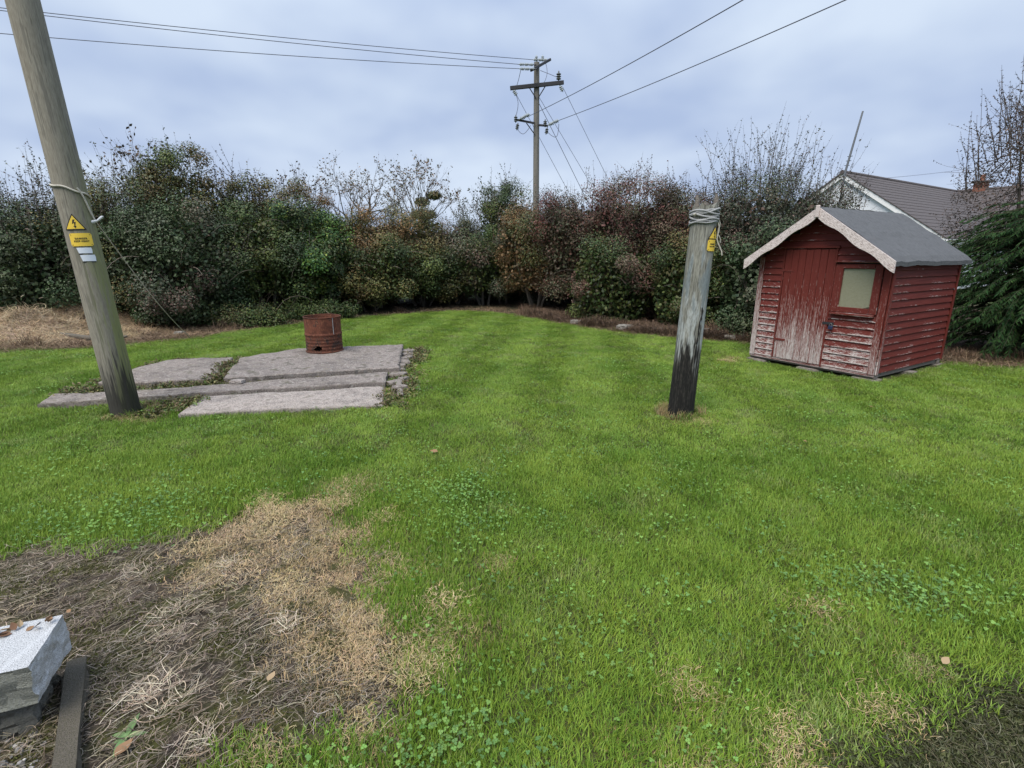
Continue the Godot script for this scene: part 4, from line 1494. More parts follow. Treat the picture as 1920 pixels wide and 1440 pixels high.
# ---------------------------------------------------------------- rusty drum
func make_drum() -> void:
	var at := Vector3(-3.02, 0.128, -8.06)
	var o := thing("rusty_drum", "cut-down rusty steel drum used as a burner on the slab", "drum", at)
	o.rotation.y = 0.4
	var r := 0.277
	var h := 0.555
	var g := Geo.new()
	var sides := 64
	var rows := 36
	# holes punched low in the wall: cells left out
	var hole := func(j: int, k: int) -> bool:
		var an := TAU * (j + 0.5) / sides
		var y := (k + 0.5) / rows * h
		for q in [[1.95, 0.085, 0.042], [2.14, 0.07, 0.022], [5.0, 0.08, 0.04]]:
			if Vector2(wrapf(an - q[0], -PI, PI) * r, y - q[1]).length() < q[2]:
				return true
		return false
	var at_ := func(j: int, k: int, ro: float) -> Vector3:
		var an := TAU * j / sides
		var y := float(k) / rows * h
		var rr := ro + 0.004 * nf.get_noise_2d(cos(an) * 1.5, y * 4.0 + sin(an) * 1.5)
		for hy in [0.285]:
			rr += 0.011 * exp(-pow((y - hy) / 0.012, 2.0))
		rr += 0.0035 * sin(y * 120.0) * smoothstep(0.27, 0.2, y)
		if k == 0 or k == rows:
			rr += 0.006
		return Vector3(cos(an) * rr, y + (0.006 * nf.get_noise_1d(an * 2.0) if k == rows else 0.0), sin(an) * rr)
	for k in rows:
		for j in sides:
			if hole.call(j, k):
				continue
			var od := Vector3(cos(TAU * (j + 0.5) / sides), 0, sin(TAU * (j + 0.5) / sides))
			var us := [Vector2(float(j) / sides, 1.0 - float(k) / rows), Vector2(float(j + 1) / sides, 1.0 - float(k) / rows), Vector2(float(j + 1) / sides, 1.0 - float(k + 1) / rows), Vector2(float(j) / sides, 1.0 - float(k + 1) / rows)]
			g.quad(at_.call(j, k, r), at_.call(j + 1, k, r), at_.call(j + 1, k + 1, r), at_.call(j, k + 1, r), od, us)
			g.quad(at_.call(j, k, r - 0.004), at_.call(j + 1, k, r - 0.004), at_.call(j + 1, k + 1, r - 0.004), at_.call(j, k + 1, r - 0.004), -od, us)
	put(g, "wall", M.rust, o)
	for q in [[h, "rim", 0.008], [0.012, "foot_ring", 0.009]]:
		g = Geo.new()
		var pts := PackedVector3Array()
		var rad := PackedFloat32Array()
		for j in sides + 1:
			var an := TAU * j / sides
			pts.push_back(Vector3(cos(an) * (r + 0.003), q[0] + (0.005 * nf.get_noise_1d(cos(an) * 2.0) if q[0] > 0.1 else 0.0), sin(an) * (r + 0.003)))
			rad.push_back(q[2])
		g.tube(pts, rad, 8)
		put(g, q[1], M.rust, o)
	g = Geo.new()
	g.box(Transform3D(Basis(Vector3.UP, -2.62), Vector3(cos(1.05) * (r + 0.003), 0.42, sin(1.05) * (r + 0.003))), Vector3(0.008, 0.26, 0.01), 0.002)
	put(g, "seam", M.rope_grey, o)
	g = Geo.new()
	var n := 24
	for j in n:
		var a0 := TAU * j / n
		var a1 := TAU * (j + 1) / n
		g.tri(Vector3(0, 0.14 + 0.03, 0), Vector3(cos(a0) * 0.265, 0.13 + 0.03 * nf.get_noise_1d(a0 * 3.0), sin(a0) * 0.265), Vector3(cos(a1) * 0.265, 0.13 + 0.03 * nf.get_noise_1d(a1 * 3.0), sin(a1) * 0.265), Vector3.UP)
	put(g, "ash", M.granite_dark, o)

# ---------------------------------------------------------------- granite block, kerb, stones
func hewn(s: Vector3, sd: float, split: float, which := 0) -> Geo:
	# a cut block: flat sawn top, split faces rough
	var g := Geo.new()
	var n := 14
	var at := func(p: Vector3) -> Vector3:
		var w := p * s * 6.5
		var e := Vector3(nf.get_noise_3d(w.x + sd, w.y, w.z), nf.get_noise_3d(w.x, w.y + sd + 20.0, w.z), nf.get_noise_3d(w.x, w.y, w.z + sd + 40.0))
		var k := split * (1.0 if p.y < 0.98 else 0.25)
		var q := p * s * 0.5 + e * k * Vector3(1, 0.35, 1)
		if p.y > 0.98:
			q.y = s.y * 0.5 + e.y * split * 0.15
		return q
	for ax in 3:
		for sg in [-1.0, 1.0]:
			# which: 0 all faces, 1 the sawn ones, 2 the long split ones
			if which > 0 and (ax == 2) != (which >= 2) or which == 2 and sg < 0.0 or which == 3 and sg > 0.0:
				continue
			for i in n:
				for j in n:
					var ps := []
					for q in [[i, j], [i + 1, j], [i + 1, j + 1], [i, j + 1]]:
						var p := Vector3.ZERO
						p[ax] = sg
						p[(ax + 1) % 3] = -1.0 + 2.0 * q[0] / n
						p[(ax + 2) % 3] = -1.0 + 2.0 * q[1] / n
						ps.append(at.call(p))
					g.quad(ps[0], ps[1], ps[2], ps[3], (ps[0] + ps[2]) * 0.5)
	return g

func make_stones() -> void:
	var u := Vector3(-0.93, 0, 0.36).normalized()
	var v := Vector3(0.59, 0, 0.81).normalized()
	var c := Vector3(-1.655, 0, -1.555) + u * 0.32
	var turn := atan2(-u.z, u.x)
	var o := thing("granite_block", "pale speckled granite block lying on top of a darker stone", "stone", c + Vector3(0, 0.15, 0))
	o.rotation.y = turn
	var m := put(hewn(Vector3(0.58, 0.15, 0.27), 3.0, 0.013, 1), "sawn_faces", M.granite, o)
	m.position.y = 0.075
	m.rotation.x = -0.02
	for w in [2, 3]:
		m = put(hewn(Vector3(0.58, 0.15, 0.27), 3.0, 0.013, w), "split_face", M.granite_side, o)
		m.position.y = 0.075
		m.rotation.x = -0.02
	var o2 := thing("dark_stone", "dark weathered stone underneath the pale granite block", "stone", c + u * 0.04 - v * 0.01)
	o2.rotation.y = turn + 0.08
	m = put(hewn(Vector3(0.54, 0.18, 0.235), 8.0, 0.030), "stone", M.granite_dark, o2)
	m.position.y = 0.066
	# kerb edging running towards the camera
	var a := Vector3(-1.775, 0, -1.72)
	var b := Vector3(-1.02, 0, -0.70)
	var k := thing("kerb_edging", "narrow weathered concrete kerb edging beside the granite block", "kerb", (a + b) * 0.5)
	k.rotation.y = atan2(-(b - a).z, (b - a).x)
	m = put(hewn(Vector3(a.distance_to(b), 0.14, 0.062), 14.0, 0.02), "edging", M.kerb, k)
	m.position.y = -0.018
	# stones along the hedge foot
	var rr := RandomNumberGenerator.new()
	rr.seed = 15
	var spots := [[1.55, -12.2, 0.16, "angular grey stone in dry grass below the red hawthorn"], [2.5, -11.2, 0.2, "flat grey stone at the hedge foot beyond the lawn"], [3.1, -10.8, 0.17, "rounded stone in the litter behind the pole stump"], [3.75, -10.2, 0.28, "wide flat stone in the litter beside the pole stump"], [4.25, -9.85, 0.17, "small stone at the lawn edge near the shed"], [-7.9, -9.8, 0.14, "small pale stone beside the dead branch under the hedge"], [-7.0, -10.6, 0.12, "little stone in the brown litter behind the guy wire"], [6.7, -8.2, 0.2, "mossy stone behind the far corner of the shed"]]
	for s in spots:
		var st := thing("stone", s[3], "stone", Vector3(s[0], gh(s[0], s[1]) - 0.02, s[1]), "stones along the hedge foot")
		st.rotation.y = rr.randf() * TAU
		var g := Geo.new()
		rough_block(g, Vector3(s[2] * 1.6, s[2] * 0.9, s[2] * 1.2), 6, 0.5, s[0])
		var me := put(g, "rock", M.rough_stone, st)
		me.position.y = s[2] * 0.25

# ---------------------------------------------------------------- multimesh helper
func scatter(called: String, label: String, category: String, me: Mesh, m: Material, xfs: Array, cols: PackedColorArray, parent: Node = null) -> void:
	var mm := MultiMesh.new()
	mm.transform_format = MultiMesh.TRANSFORM_3D
	mm.use_colors = true
	mm.mesh = me
	mm.instance_count = xfs.size()
	for k in xfs.size():
		mm.set_instance_transform(k, xfs[k])
		mm.set_instance_color(k, cols[k])
	var o := MultiMeshInstance3D.new()
	o.multimesh = mm
	o.material_override = m
	if parent:
		o.name = called
		parent.add_child(o, true)
		o.set_meta("kind", "stuff")
	else:
		o.name = numbered(called)
		add_child(o)
		meta(o, label, category, "", "stuff")

func jit(c: Color, r: RandomNumberGenerator, k: float) -> Color:
	var f := 1.0 + r.randf_range(-k, k)
	return Color(c.r * f * (1.0 + r.randf_range(-0.1, 0.1)), c.g * f, c.b * f * (1.0 + r.randf_range(-0.12, 0.12)))

# lying stalks
func stalk_patch(r: RandomNumberGenerator, n: int, rad: float, l0: float, l1: float, w: float, lift: float, cols: Array, aligned := 0.0) -> ArrayMesh:
	var g := Geo.new()
	for k in n:
		var q := Vector2(r.randfn(0.0, rad * 0.62), r.randfn(0.0, rad * 0.62))
		var yaw := r.randf() * TAU if r.randf() > aligned else r.randfn(0.0, 0.35)
		var d := Vector3(cos(yaw), r.randf_range(-0.06, lift), sin(yaw)).normalized()
		g.col = jit(cols[r.randi() % cols.size()], r, 0.3)
		g.stalk(Vector3(q.x, 0.004 + r.randf() * lift * 0.03, q.y), d, r.randfn(0.0, 0.22), r.randf_range(-0.2, 0.06), r.randf_range(l0, l1), w * r.randf_range(0.6, 1.3))
	return g.mesh()

# ---------------------------------------------------------------- straw heap, litter, branch
func make_heaps() -> void:
	var r := RandomNumberGenerator.new()
	r.seed = 77
	# mound of raked dry grass
	var o := thing("straw_heap", "heap of raked dry straw at the lawn edge under the hedge", "heap", Vector3(-9.4, 0, -10.1))
	var hh := func(x: float, z: float) -> float:
		var a := 0.42 * exp(-pow((x + 0.2) / 0.8, 2.0) - pow(z / 0.6, 2.0)) + 0.34 * exp(-pow((x + 1.4) / 0.9, 2.0) - pow((z - 0.1) / 0.7, 2.0)) + 0.52 * exp(-pow((x + 0.4) / 0.9, 2.0) - pow((z + 1.5) / 0.7, 2.0)) + 0.10 * exp(-pow((x - 1.1) / 0.9, 2.0) - pow((z + 0.2) / 0.7, 2.0))
		return a * (1.0 + 0.35 * nf.get_noise_2d(x * 1.7, z * 1.7)) - 0.03
	var g := Geo.new()
	var n := 44
	for i in n:
		for j in n:
			var q := []
			for e in [[i, j], [i + 1, j], [i + 1, j + 1], [i, j + 1]]:
				var x: float = -3.2 + 5.6 * e[0] / n
				var z: float = -3.0 + 4.4 * e[1] / n
				q.append(Vector3(x, hh.call(x, z), z))
			g.quad(q[0], q[1], q[2], q[3], Vector3.UP)
	put(g, "mound", nmat(0.05, [lin(0.10, 0.075, 0.05), lin(0.22, 0.17, 0.115)], 80, 2.0, 1.0, 6.0), o)
	var st := stalk_patch(r, 90, 0.2, 0.08, 0.28, 0.005, 0.5, [Color(0.42, 0.325, 0.215), Color(0.50, 0.395, 0.27), Color(0.28, 0.21, 0.135), Color(0.44, 0.33, 0.23)])
	var xfs := []
	var cols := PackedColorArray()
	for k in 1100:
		var x := r.randf_range(-3.1, 2.1)
		var z := r.randf_range(-2.6, 1.25)
		var y: float = hh.call(x, z)
		if y < r.randf() * 0.10 - 0.02:
			continue
		var nn := Vector3(hh.call(x - 0.05, z) - hh.call(x + 0.05, z), 0.1, hh.call(x, z - 0.05) - hh.call(x, z + 0.05)).normalized()
		xfs.append(Transform3D(Basis(Quaternion(Vector3.UP, nn)) * Basis(Vector3.UP, r.randf() * TAU), Vector3(x, y, z)))
		var f := r.randf_range(0.7, 1.15)
		cols.push_back(Color(f, f * r.randf_range(0.92, 1.0), f * r.randf_range(0.85, 1.0)))
	scatter("straw", "", "", st, M.dry, xfs, cols, o)
	# dead branch
	var br := thing("dead_branch", "grey dead branch lying beside the straw heap", "branch", Vector3.ZERO)
	g = Geo.new()
	g.tube(PackedVector3Array([Vector3(-8.75, 0.14, -9.75), Vector3(-8.3, 0.10, -9.65), Vector3(-7.9, 0.07, -9.55), Vector3(-7.6, 0.06, -9.52), Vector3(-7.35, 0.12, -9.6)]), PackedFloat32Array([0.035, 0.045, 0.05, 0.045, 0.02]), 8, true)
	put(g, "limb", M.bark, br)
	g = Geo.new()
	g.tube(PackedVector3Array([Vector3(-8.1, 0.1, -9.6), Vector3(-7.95, 0.24, -9.7), Vector3(-7.85, 0.3, -9.9)]), PackedFloat32Array([0.022, 0.015, 0.006]), 6, true)
	put(g, "side_twig", M.bark, br)
	# brown litter and dry grass along the foot of the hedge
	var lit := stalk_patch(r, 40, 0.2, 0.05, 0.22, 0.006, 0.35, [Color(0.20, 0.14, 0.085), Color(0.30, 0.215, 0.135), Color(0.13, 0.09, 0.055), Color(0.36, 0.27, 0.18)])
	var tall := Geo.new()
	for k in 60:
		var an := r.randf() * TAU
		tall.col = jit([Color(0.20, 0.145, 0.10), Color(0.29, 0.21, 0.15), Color(0.14, 0.10, 0.07)][r.randi() % 3], r, 0.3)
		var d := Vector3(cos(an) * r.randf_range(0.2, 0.9), 1.0, sin(an) * r.randf_range(0.2, 0.9)).normalized()
		tall.blade(Vector3(r.randf_range(-0.12, 0.12), 0, r.randf_range(-0.12, 0.12)), d, Vector3(cos(an) * 0.7, -0.3, sin(an) * 0.7), r.randf_range(0.2, 0.5), 0.006)
	var tm := tall.mesh()
	xfs = []
	cols = PackedColorArray()
	var xf2 := []
	var col2 := PackedColorArray()
	for k in 5200:
		var x := r.randf_range(-12.0, 9.0)
		var e := lawn_edge(x)
		var z := e + 0.15 - absf(r.randfn(0.0, 1.0)) * 1.0
		var f := r.randf_range(0.55, 1.1)
		if x > -6.4 and x < 0.2 and r.randf() < 0.85:
			continue
		xfs.append(Transform3D(Basis(Vector3.UP, r.randf() * TAU), Vector3(x, gh(x, z), z)))
		cols.push_back(Color(f, f, f))
		var clump := nz.get_noise_2d(x * 90.0, z * 90.0)
		if x > 0.2 and x < 4.6 and r.randf() < 0.42 and clump > -0.25 or r.randf() < 0.03:
			var s := r.randf_range(0.4, 1.0) * (0.75 + clump)
			xf2.append(Transform3D(Basis(Vector3.UP, r.randf() * TAU).scaled(Vector3(1, maxf(s, 0.3), 1)), Vector3(x, gh(x, z), minf(z, e - 0.1))))
			col2.push_back(Color(f, f * 0.96, f * 0.92))
	scatter("leaf_litter", "brown leaf and stem litter along the foot of the hedge", "litter", lit, M.dry, xfs, cols)
	scatter("dry_grass", "dry brown grass standing along the foot of the hedge", "grass", tm, M.dry, xf2, col2)

# ---------------------------------------------------------------- shrubs and trees
const P_IVY := [Color(0.022, 0.042, 0.016), Color(0.034, 0.058, 0.022), Color(0.05, 0.075, 0.032), Color(0.07, 0.088, 0.045), Color(0.03, 0.036, 0.018)]
const P_OLIVE := [Color(0.075, 0.078, 0.022), Color(0.055, 0.066, 0.022), Color(0.11, 0.095, 0.03), Color(0.04, 0.055, 0.02), Color(0.10, 0.07, 0.028)]
const P_BROWN := [Color(0.10, 0.064, 0.03), Color(0.13, 0.078, 0.035), Color(0.075, 0.06, 0.028), Color(0.062, 0.066, 0.025), Color(0.16, 0.095, 0.04)]
const P_RED := [Color(0.085, 0.030, 0.026), Color(0.075, 0.045, 0.032), Color(0.07, 0.06, 0.034), Color(0.105, 0.040, 0.034), Color(0.055, 0.055, 0.03)]
const P_THORN := [Color(0.07, 0.058, 0.036), Color(0.055, 0.055, 0.03), Color(0.085, 0.06, 0.04), Color(0.05, 0.058, 0.028), Color(0.09, 0.045, 0.034)]
const P_BRIGHT := [Color(0.055, 0.11, 0.02), Color(0.085, 0.15, 0.025), Color(0.03, 0.07, 0.02), Color(0.14, 0.17, 0.03), Color(0.025, 0.052, 0.018)]
const P_GREEN := [Color(0.032, 0.055, 0.018), Color(0.05, 0.08, 0.022), Color(0.024, 0.042, 0.015), Color(0.075, 0.095, 0.025), Color(0.06, 0.055, 0.022)]
const P_GREY := [Color(0.06, 0.07, 0.042), Color(0.045, 0.056, 0.034), Color(0.085, 0.08, 0.055), Color(0.10, 0.065, 0.05), Color(0.035, 0.045, 0.026)]
const P_DARK := [Color(0.045, 0.035, 0.026), Color(0.06, 0.04, 0.03), Color(0.03, 0.028, 0.02), Color(0.08, 0.05, 0.034)]

func rdir(r: RandomNumberGenerator) -> Vector3:
	var z := r.randf_range(-1.0, 1.0)
	var a := r.randf() * TAU
	var q := sqrt(1.0 - z * z)
	return Vector3(q * cos(a), z, q * sin(a))

func shoot(gt: Geo, gl: Geo, p: Vector3, dir: Vector3, l: float, rad: float, leaves: int, ls: float, pal: Array, r: RandomNumberGenerator, twist := 0.12, forks := 1) -> void:
	var pts := PackedVector3Array([p])
	var rads := PackedFloat32Array([rad])
	var d := dir
	var n := 5
	for k in n:
		d = (d + rdir(r) * twist + Vector3(0, 0.05, 0)).normalized()
		pts.push_back(pts[-1] + d * l / n)
		rads.push_back(rad * (1.0 - 0.8 * (k + 1.0) / n))
	gt.tube(pts, rads, 3)
	for k in leaves:
		var t := pow(r.randf(), 0.8) * n
		var i := mini(int(t), n - 1)
		var q := pts[i].lerp(pts[i + 1], t - i)
		gl.col = jit(pal[r.randi() % pal.size()], r, 0.3)
		var nn := (rdir(r) + Vector3(0, 0.5, 0)).normalized()
		var tt := nn.cross(rdir(r)).normalized()
		gl.leaf(q, nn, tt, ls * r.randf_range(0.6, 1.2), ls * 0.28)
	for k in forks:
		var i := r.randi_range(1, 3)
		shoot(gt, gl, pts[i], (d * 0.8 + rdir(r) * 0.75).normalized(), l * r.randf_range(0.3, 0.55), rad * 0.6, leaves / 2, ls, pal, r, twist, 0)

# s: x, z, h, r, pal, n leaves, ls leaf size, wisps, wl wisp length, wleaf leaves on each wisp, depth, low (how near the ground the crown starts), accents
func shrub(called: String, label: String, category: String, s: Dictionary) -> void:
	var r := RandomNumberGenerator.new()
	r.seed = int(absf(s.x) * 1000.0 + absf(s.z) * 77.0 + s.h * 13.0)
	var o := thing(called, label, category, Vector3(s.x, 0, s.z), s.get("group", "shrubs of the boundary hedge"))
	var pal: Array = s.pal
	var h: float = s.h
	var rad: float = s.r
	var dep: float = s.get("depth", rad)
	var low: float = s.get("low", 0.12)
	var gt := Geo.new()
	var gl := Geo.new()
	var gs := Geo.new()
	var k_n := int(s.get("clumps", rad * h * 15.0))
	var per := int(s.n * 2.5 / k_n)
	var ls: float = s.ls * 0.66
	var off: float = r.randf() * 50.0
	gt.col = s.get("twig", Color(0.085, 0.07, 0.058))
	# stems
	var stems := r.randi_range(3, 5)
	var tips := []
	for k in stems:
		var a := TAU * (k + r.randf() * 0.6) / stems
		var q := Vector3(cos(a) * rad * 0.45, h * r.randf_range(0.55, 0.8), sin(a) * dep * 0.45)
		var b := Vector3(cos(a) * 0.14, -0.05, sin(a) * 0.14)
		gs.tube(PackedVector3Array([b, b.lerp(q, 0.35) + rdir(r) * 0.1, b.lerp(q, 0.7) + rdir(r) * 0.12, q]), PackedFloat32Array([0.05, 0.04, 0.028, 0.012]) if h > 2.2 else PackedFloat32Array([0.03, 0.024, 0.016, 0.007]), 6)
		tips.append(q)
	put(gs, "trunk", M.bark, o)
	var acc: Array = s.get("acc", [])
	for k in k_n:
		var t := low + (1.0 - low) * (k + r.randf()) / k_n
		var prof := sqrt(maxf(0.0, 1.0 - pow(absf(t - s.get("belly", 0.5)) / 0.58, 2.5)))
		var a := r.randf() * TAU
		var io := sqrt(r.randf_range(0.12, 1.0))
		var lump := 1.0 + 0.62 * nf.get_noise_3d(cos(a) * 1.3 + off, t * 2.6, sin(a) * 1.3)
		var c := Vector3(cos(a) * rad * prof * io * 0.86 * lump, h * t * (0.93 + 0.09 * lump), sin(a) * dep * prof * io * 0.86 * lump)
		var cr := r.randf_range(0.22, 0.42) * (0.75 + 0.3 * rad)
		var out := Vector3(c.x / maxf(rad, 0.1), (t - 0.4) * 1.6, c.z / maxf(dep, 0.1))
		var own: Array = pal
		if acc and nf.get_noise_3d(c.x * 0.8 + off, c.y * 0.8, c.z * 0.8) > 0.08:
			own = acc
		var tone := r.randf_range(0.72, 1.25)
		var main: Color = own[r.randi() % own.size()]
		# twig into the clump
		var st: Vector3 = tips[r.randi() % tips.size()]
		gt.tube(PackedVector3Array([st.lerp(c, 0.3), st.lerp(c, 0.7) + rdir(r) * 0.06, c, c + (out.normalized() + rdir(r) * 0.5) * cr]), PackedFloat32Array([0.012, 0.008, 0.005, 0.002]), 3)
		for q in per:
			var d := rdir(r)
			var rr := cr * pow(r.randf(), 0.42)
			var p := c + Vector3(d.x * rr, d.y * rr * 0.85, d.z * rr)
			if p.y < 0.03:
				continue
			var nn := (d * 0.7 + out * 0.35 + Vector3(0, 0.55, 0) + rdir(r) * 0.75).normalized()
			var tt := nn.cross(rdir(r)).normalized()
			var base: Color = main if r.randf() < 0.55 else own[r.randi() % own.size()]
			var f := 1.35 * tone * r.randf_range(0.7, 1.3)
			gl.col = Color(base.r * f, base.g * f, base.b * f)
			var l := ls * r.randf_range(0.6, 1.25)
			gl.leaf(p, nn, tt, l, l * 0.30)
		for q in int(s.get("spiky", 1)):
			if r.randf() < 0.8:
				shoot(gt, gl, c, (out + rdir(r) * 0.7 + Vector3(0, 0.35, 0)).normalized(), cr * r.randf_range(1.1, 2.0), 0.004, 7, ls * 0.9, own, r, 0.25, 0)
	# bare arching stems over the face of the bush
	var keep := gt.col
	for k in int(s.get("bare", 9)):
		var a := r.randf() * TAU
		var d := Vector3(cos(a), 0, sin(a))
		var y0 := h * r.randf_range(0.35, 0.85)
		var p := Vector3(d.x * rad * 0.7, y0, d.z * dep * 0.7)
		var f := r.randf_range(0.7, 2.2)
		gt.col = Color(0.10 * f, 0.085 * f, 0.07 * f)
		var pts := PackedVector3Array([p])
		var dd := (d + Vector3(0, r.randf_range(0.2, 1.2), 0) + rdir(r) * 0.4).normalized()
		var ln := r.randf_range(0.4, 1.1)
		for q in 6:
			dd = (dd + Vector3(0, -0.22, 0) + rdir(r) * 0.16).normalized()
			pts.push_back(pts[-1] + dd * ln / 6.0)
		gt.tube(pts, PackedFloat32Array([0.006, 0.006, 0.005, 0.0045, 0.004, 0.003, 0.002]), 3)
	gt.col = keep
	# the thicket inside
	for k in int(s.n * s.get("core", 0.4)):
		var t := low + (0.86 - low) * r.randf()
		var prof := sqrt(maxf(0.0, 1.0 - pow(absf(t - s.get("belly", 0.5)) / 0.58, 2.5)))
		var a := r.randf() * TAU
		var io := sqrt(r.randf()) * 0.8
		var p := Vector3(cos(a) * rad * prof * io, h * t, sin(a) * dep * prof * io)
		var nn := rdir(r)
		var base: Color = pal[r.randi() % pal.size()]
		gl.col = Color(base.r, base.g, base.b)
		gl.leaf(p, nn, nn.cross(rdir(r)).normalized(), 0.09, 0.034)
	# long wisps standing out of the top
	for k in int(s.get("wisps", 0)):
		var a := r.randf() * TAU
		var io := sqrt(r.randf())
		var p := Vector3(cos(a) * rad * io * 0.9, h * (0.92 - 0.30 * io * io), sin(a) * dep * io * 0.7)
		var d := (Vector3(cos(a) * 0.32 * io, 1.0, sin(a) * 0.25 * io) + rdir(r) * 0.18).normalized()
		shoot(gt, gl, p, d, s.wl * r.randf_range(0.45, 1.15), s.get("wr", 0.007), s.get("wleaf", 14), ls * 0.95, s.get("wpal", pal), r, 0.13, 2)
	put(gt, "branches", M.twig, o)
	put(gl, "foliage", M.leaf, o)

func make_hedge() -> void:
	var S := func(label: String, x: float, z: float, h: float, r: float, pal: Array, n: int, ls: float, wisps: int, wl: float, more := {}) -> void:
		var d := {"x": x, "z": z, "h": h, "r": r, "pal": pal, "n": n, "ls": ls, "wisps": wisps, "wl": wl}
		d.merge(more, true)
		shrub(more.get("called", "hedge_shrub"), label, more.get("cat", "shrub"), d)
	# along the left
	S.call("dark ivy-covered shrub at the left end of the hedge", -12.6, -12.4, 2.8, 2.0, P_IVY, 17000, 0.085, 90, 1.5, {"wleaf": 18, "wpal": P_GREY, "acc": P_GREEN, "low": 0.03})
	S.call("dark glossy bramble bush directly behind the straw heap", -10.6, -12.0, 2.6, 1.75, P_IVY, 17000, 0.085, 50, 1.5, {"wleaf": 18, "wpal": P_GREY, "low": 0.03})
	S.call("tall olive shrub with upright leafy shoots behind the leaning pole", -9.4, -12.9, 3.0, 1.6, P_IVY, 17000, 0.08, 110, 1.35, {"wleaf": 18, "wpal": P_OLIVE, "acc": P_OLIVE, "low": 0.03})
	S.call("ivy-clad olive green column rising above the hedge", -8.35, -13.4, 4.0, 1.15, P_OLIVE, 15000, 0.08, 18, 0.7, {"wleaf": 18, "acc": P_GREEN, "low": 0.04})
	S.call("dense grey-green bush behind the guy wire", -7.6, -12.1, 2.7, 1.6, P_IVY, 18000, 0.075, 16, 0.6, {"acc": P_GREY, "low": 0.03})
	S.call("sprawling dark green bush between guy wire and drum", -6.4, -13.4, 2.7, 1.4, P_GREEN, 15000, 0.08, 12, 0.6, {"acc": P_IVY, "low": 0.27, "belly": 0.6})
	S.call("sparse dark tree with clinging brown leaves above the hedge", -7.15, -14.6, 3.5, 1.1, P_OLIVE, 8000, 0.09, 26, 1.5, {"wleaf": 22, "wpal": P_DARK, "wr": 0.012, "called": "hedge_tree", "cat": "tree"})
	S.call("rounded olive-brown bush behind the bright green shrub", -6.3, -15.4, 3.4, 1.3, P_OLIVE, 12000, 0.075, 22, 0.8, {"acc": P_BROWN, "wpal": P_BROWN})
	S.call("bright green laurel-like shrub behind the rusty drum", -5.35, -13.9, 2.65, 1.2, P_GREEN, 14000, 0.10, 8, 0.4, {"acc": P_BRIGHT, "low": 0.25, "belly": 0.6})
	S.call("brown and orange autumn bush left of the hedge corner", -4.2, -15.9, 2.8, 1.5, P_BROWN, 13000, 0.075, 22, 0.7, {"acc": P_OLIVE})
	S.call("low dark green bush just beyond the rusty drum", -4.2, -15.1, 2.0, 1.7, P_GREEN, 12000, 0.085, 8, 0.3, {"low": 0.22, "belly": 0.58, "acc": P_OLIVE})
	S.call("olive bush under the bare trees", -3.0, -16.6, 2.95, 1.35, P_OLIVE, 12000, 0.075, 18, 0.6, {"acc": P_BROWN})
	S.call("grey-green rounded bush at the hedge corner", -1.95, -17.2, 2.6, 1.3, P_GREY, 11000, 0.075, 16, 0.6, {"acc": P_OLIVE})
	S.call("low yellow-green leafy bush at the far lawn edge", -2.8, -16.5, 2.05, 1.7, P_GREEN, 12000, 0.085, 8, 0.3, {"acc": P_OLIVE, "low": 0.22, "belly": 0.58})
	S.call("dark upright evergreen beside the distant utility pole", -0.3, -17.6, 3.75, 1.0, P_GREEN, 13000, 0.075, 30, 1.0, {"wleaf": 20, "wpal": P_GREY, "acc": P_IVY})
	S.call("dark green bush filling the hedge corner", -0.9, -16.9, 2.3, 1.55, P_GREEN, 12000, 0.08, 10, 0.5, {"low": 0.22, "belly": 0.58, "acc": P_GREY})
	S.call("arching orange-brown hawthorn at the far corner", 0.75, -15.7, 2.95, 1.5, P_BROWN, 15000, 0.07, 30, 0.8, {"acc": P_OLIVE, "low": 0.22, "belly": 0.6, "wpal": P_BROWN})
	S.call("russet hawthorn right of the distant pole", 1.95, -14.3, 3.2, 1.4, P_THORN, 14000, 0.07, 30, 0.95, {"acc": P_RED, "wpal": P_RED, "low": 0.18, "belly": 0.58})
	S.call("crimson hawthorn behind the pole stump", 3.1, -13.3, 3.25, 1.45, P_RED, 16000, 0.068, 50, 1.0, {"acc": P_THORN, "wpal": P_RED, "low": 0.08})
	S.call("red-brown hawthorn next to the pole stump", 4.2, -12.8, 3.1, 1.35, P_THORN, 15000, 0.068, 36, 0.9, {"acc": P_RED, "wpal": P_DARK, "low": 0.06})
	S.call("mossy green low bush below the crimson hawthorn", 2.5, -12.6, 1.9, 1.2, P_GREEN, 12000, 0.07, 10, 0.5, {"acc": P_THORN, "low": 0.05})
	S.call("low green-brown bush right behind the pole stump", 3.9, -11.4, 1.9, 0.95, P_GREEN, 9000, 0.07, 8, 0.5, {"acc": P_OLIVE, "low": 0.05})
	S.call("tall grey twiggy hawthorn left of the shed", 5.6, -11.9, 3.2, 1.5, P_GREY, 17000, 0.065, 110, 1.6, {"wleaf": 18, "acc": P_IVY, "wpal": P_GREY, "low": 0.05, "spiky": 2})
	S.call("grey-green bush against the left wall of the shed", 5.0, -10.4, 2.1, 0.95, P_IVY, 10000, 0.07, 12, 0.6, {"acc": P_GREY, "low": 0.05})
	S.call("thin twiggy bush between the shed roof and the bungalow", 7.1, -12.0, 2.9, 0.9, P_GREY, 7000, 0.065, 34, 1.1, {"wleaf": 14, "wpal": P_DARK})
	S.call("tall sparse tree overhanging the right edge beyond the shed", 10.2, -10.2, 4.6, 1.5, P_DARK, 9000, 0.06, 80, 1.6, {"wleaf": 26, "wpal": P_DARK, "low": 0.35, "spiky": 2, "core": 0.0, "called": "hedge_tree", "cat": "tree", "wr": 0.010})
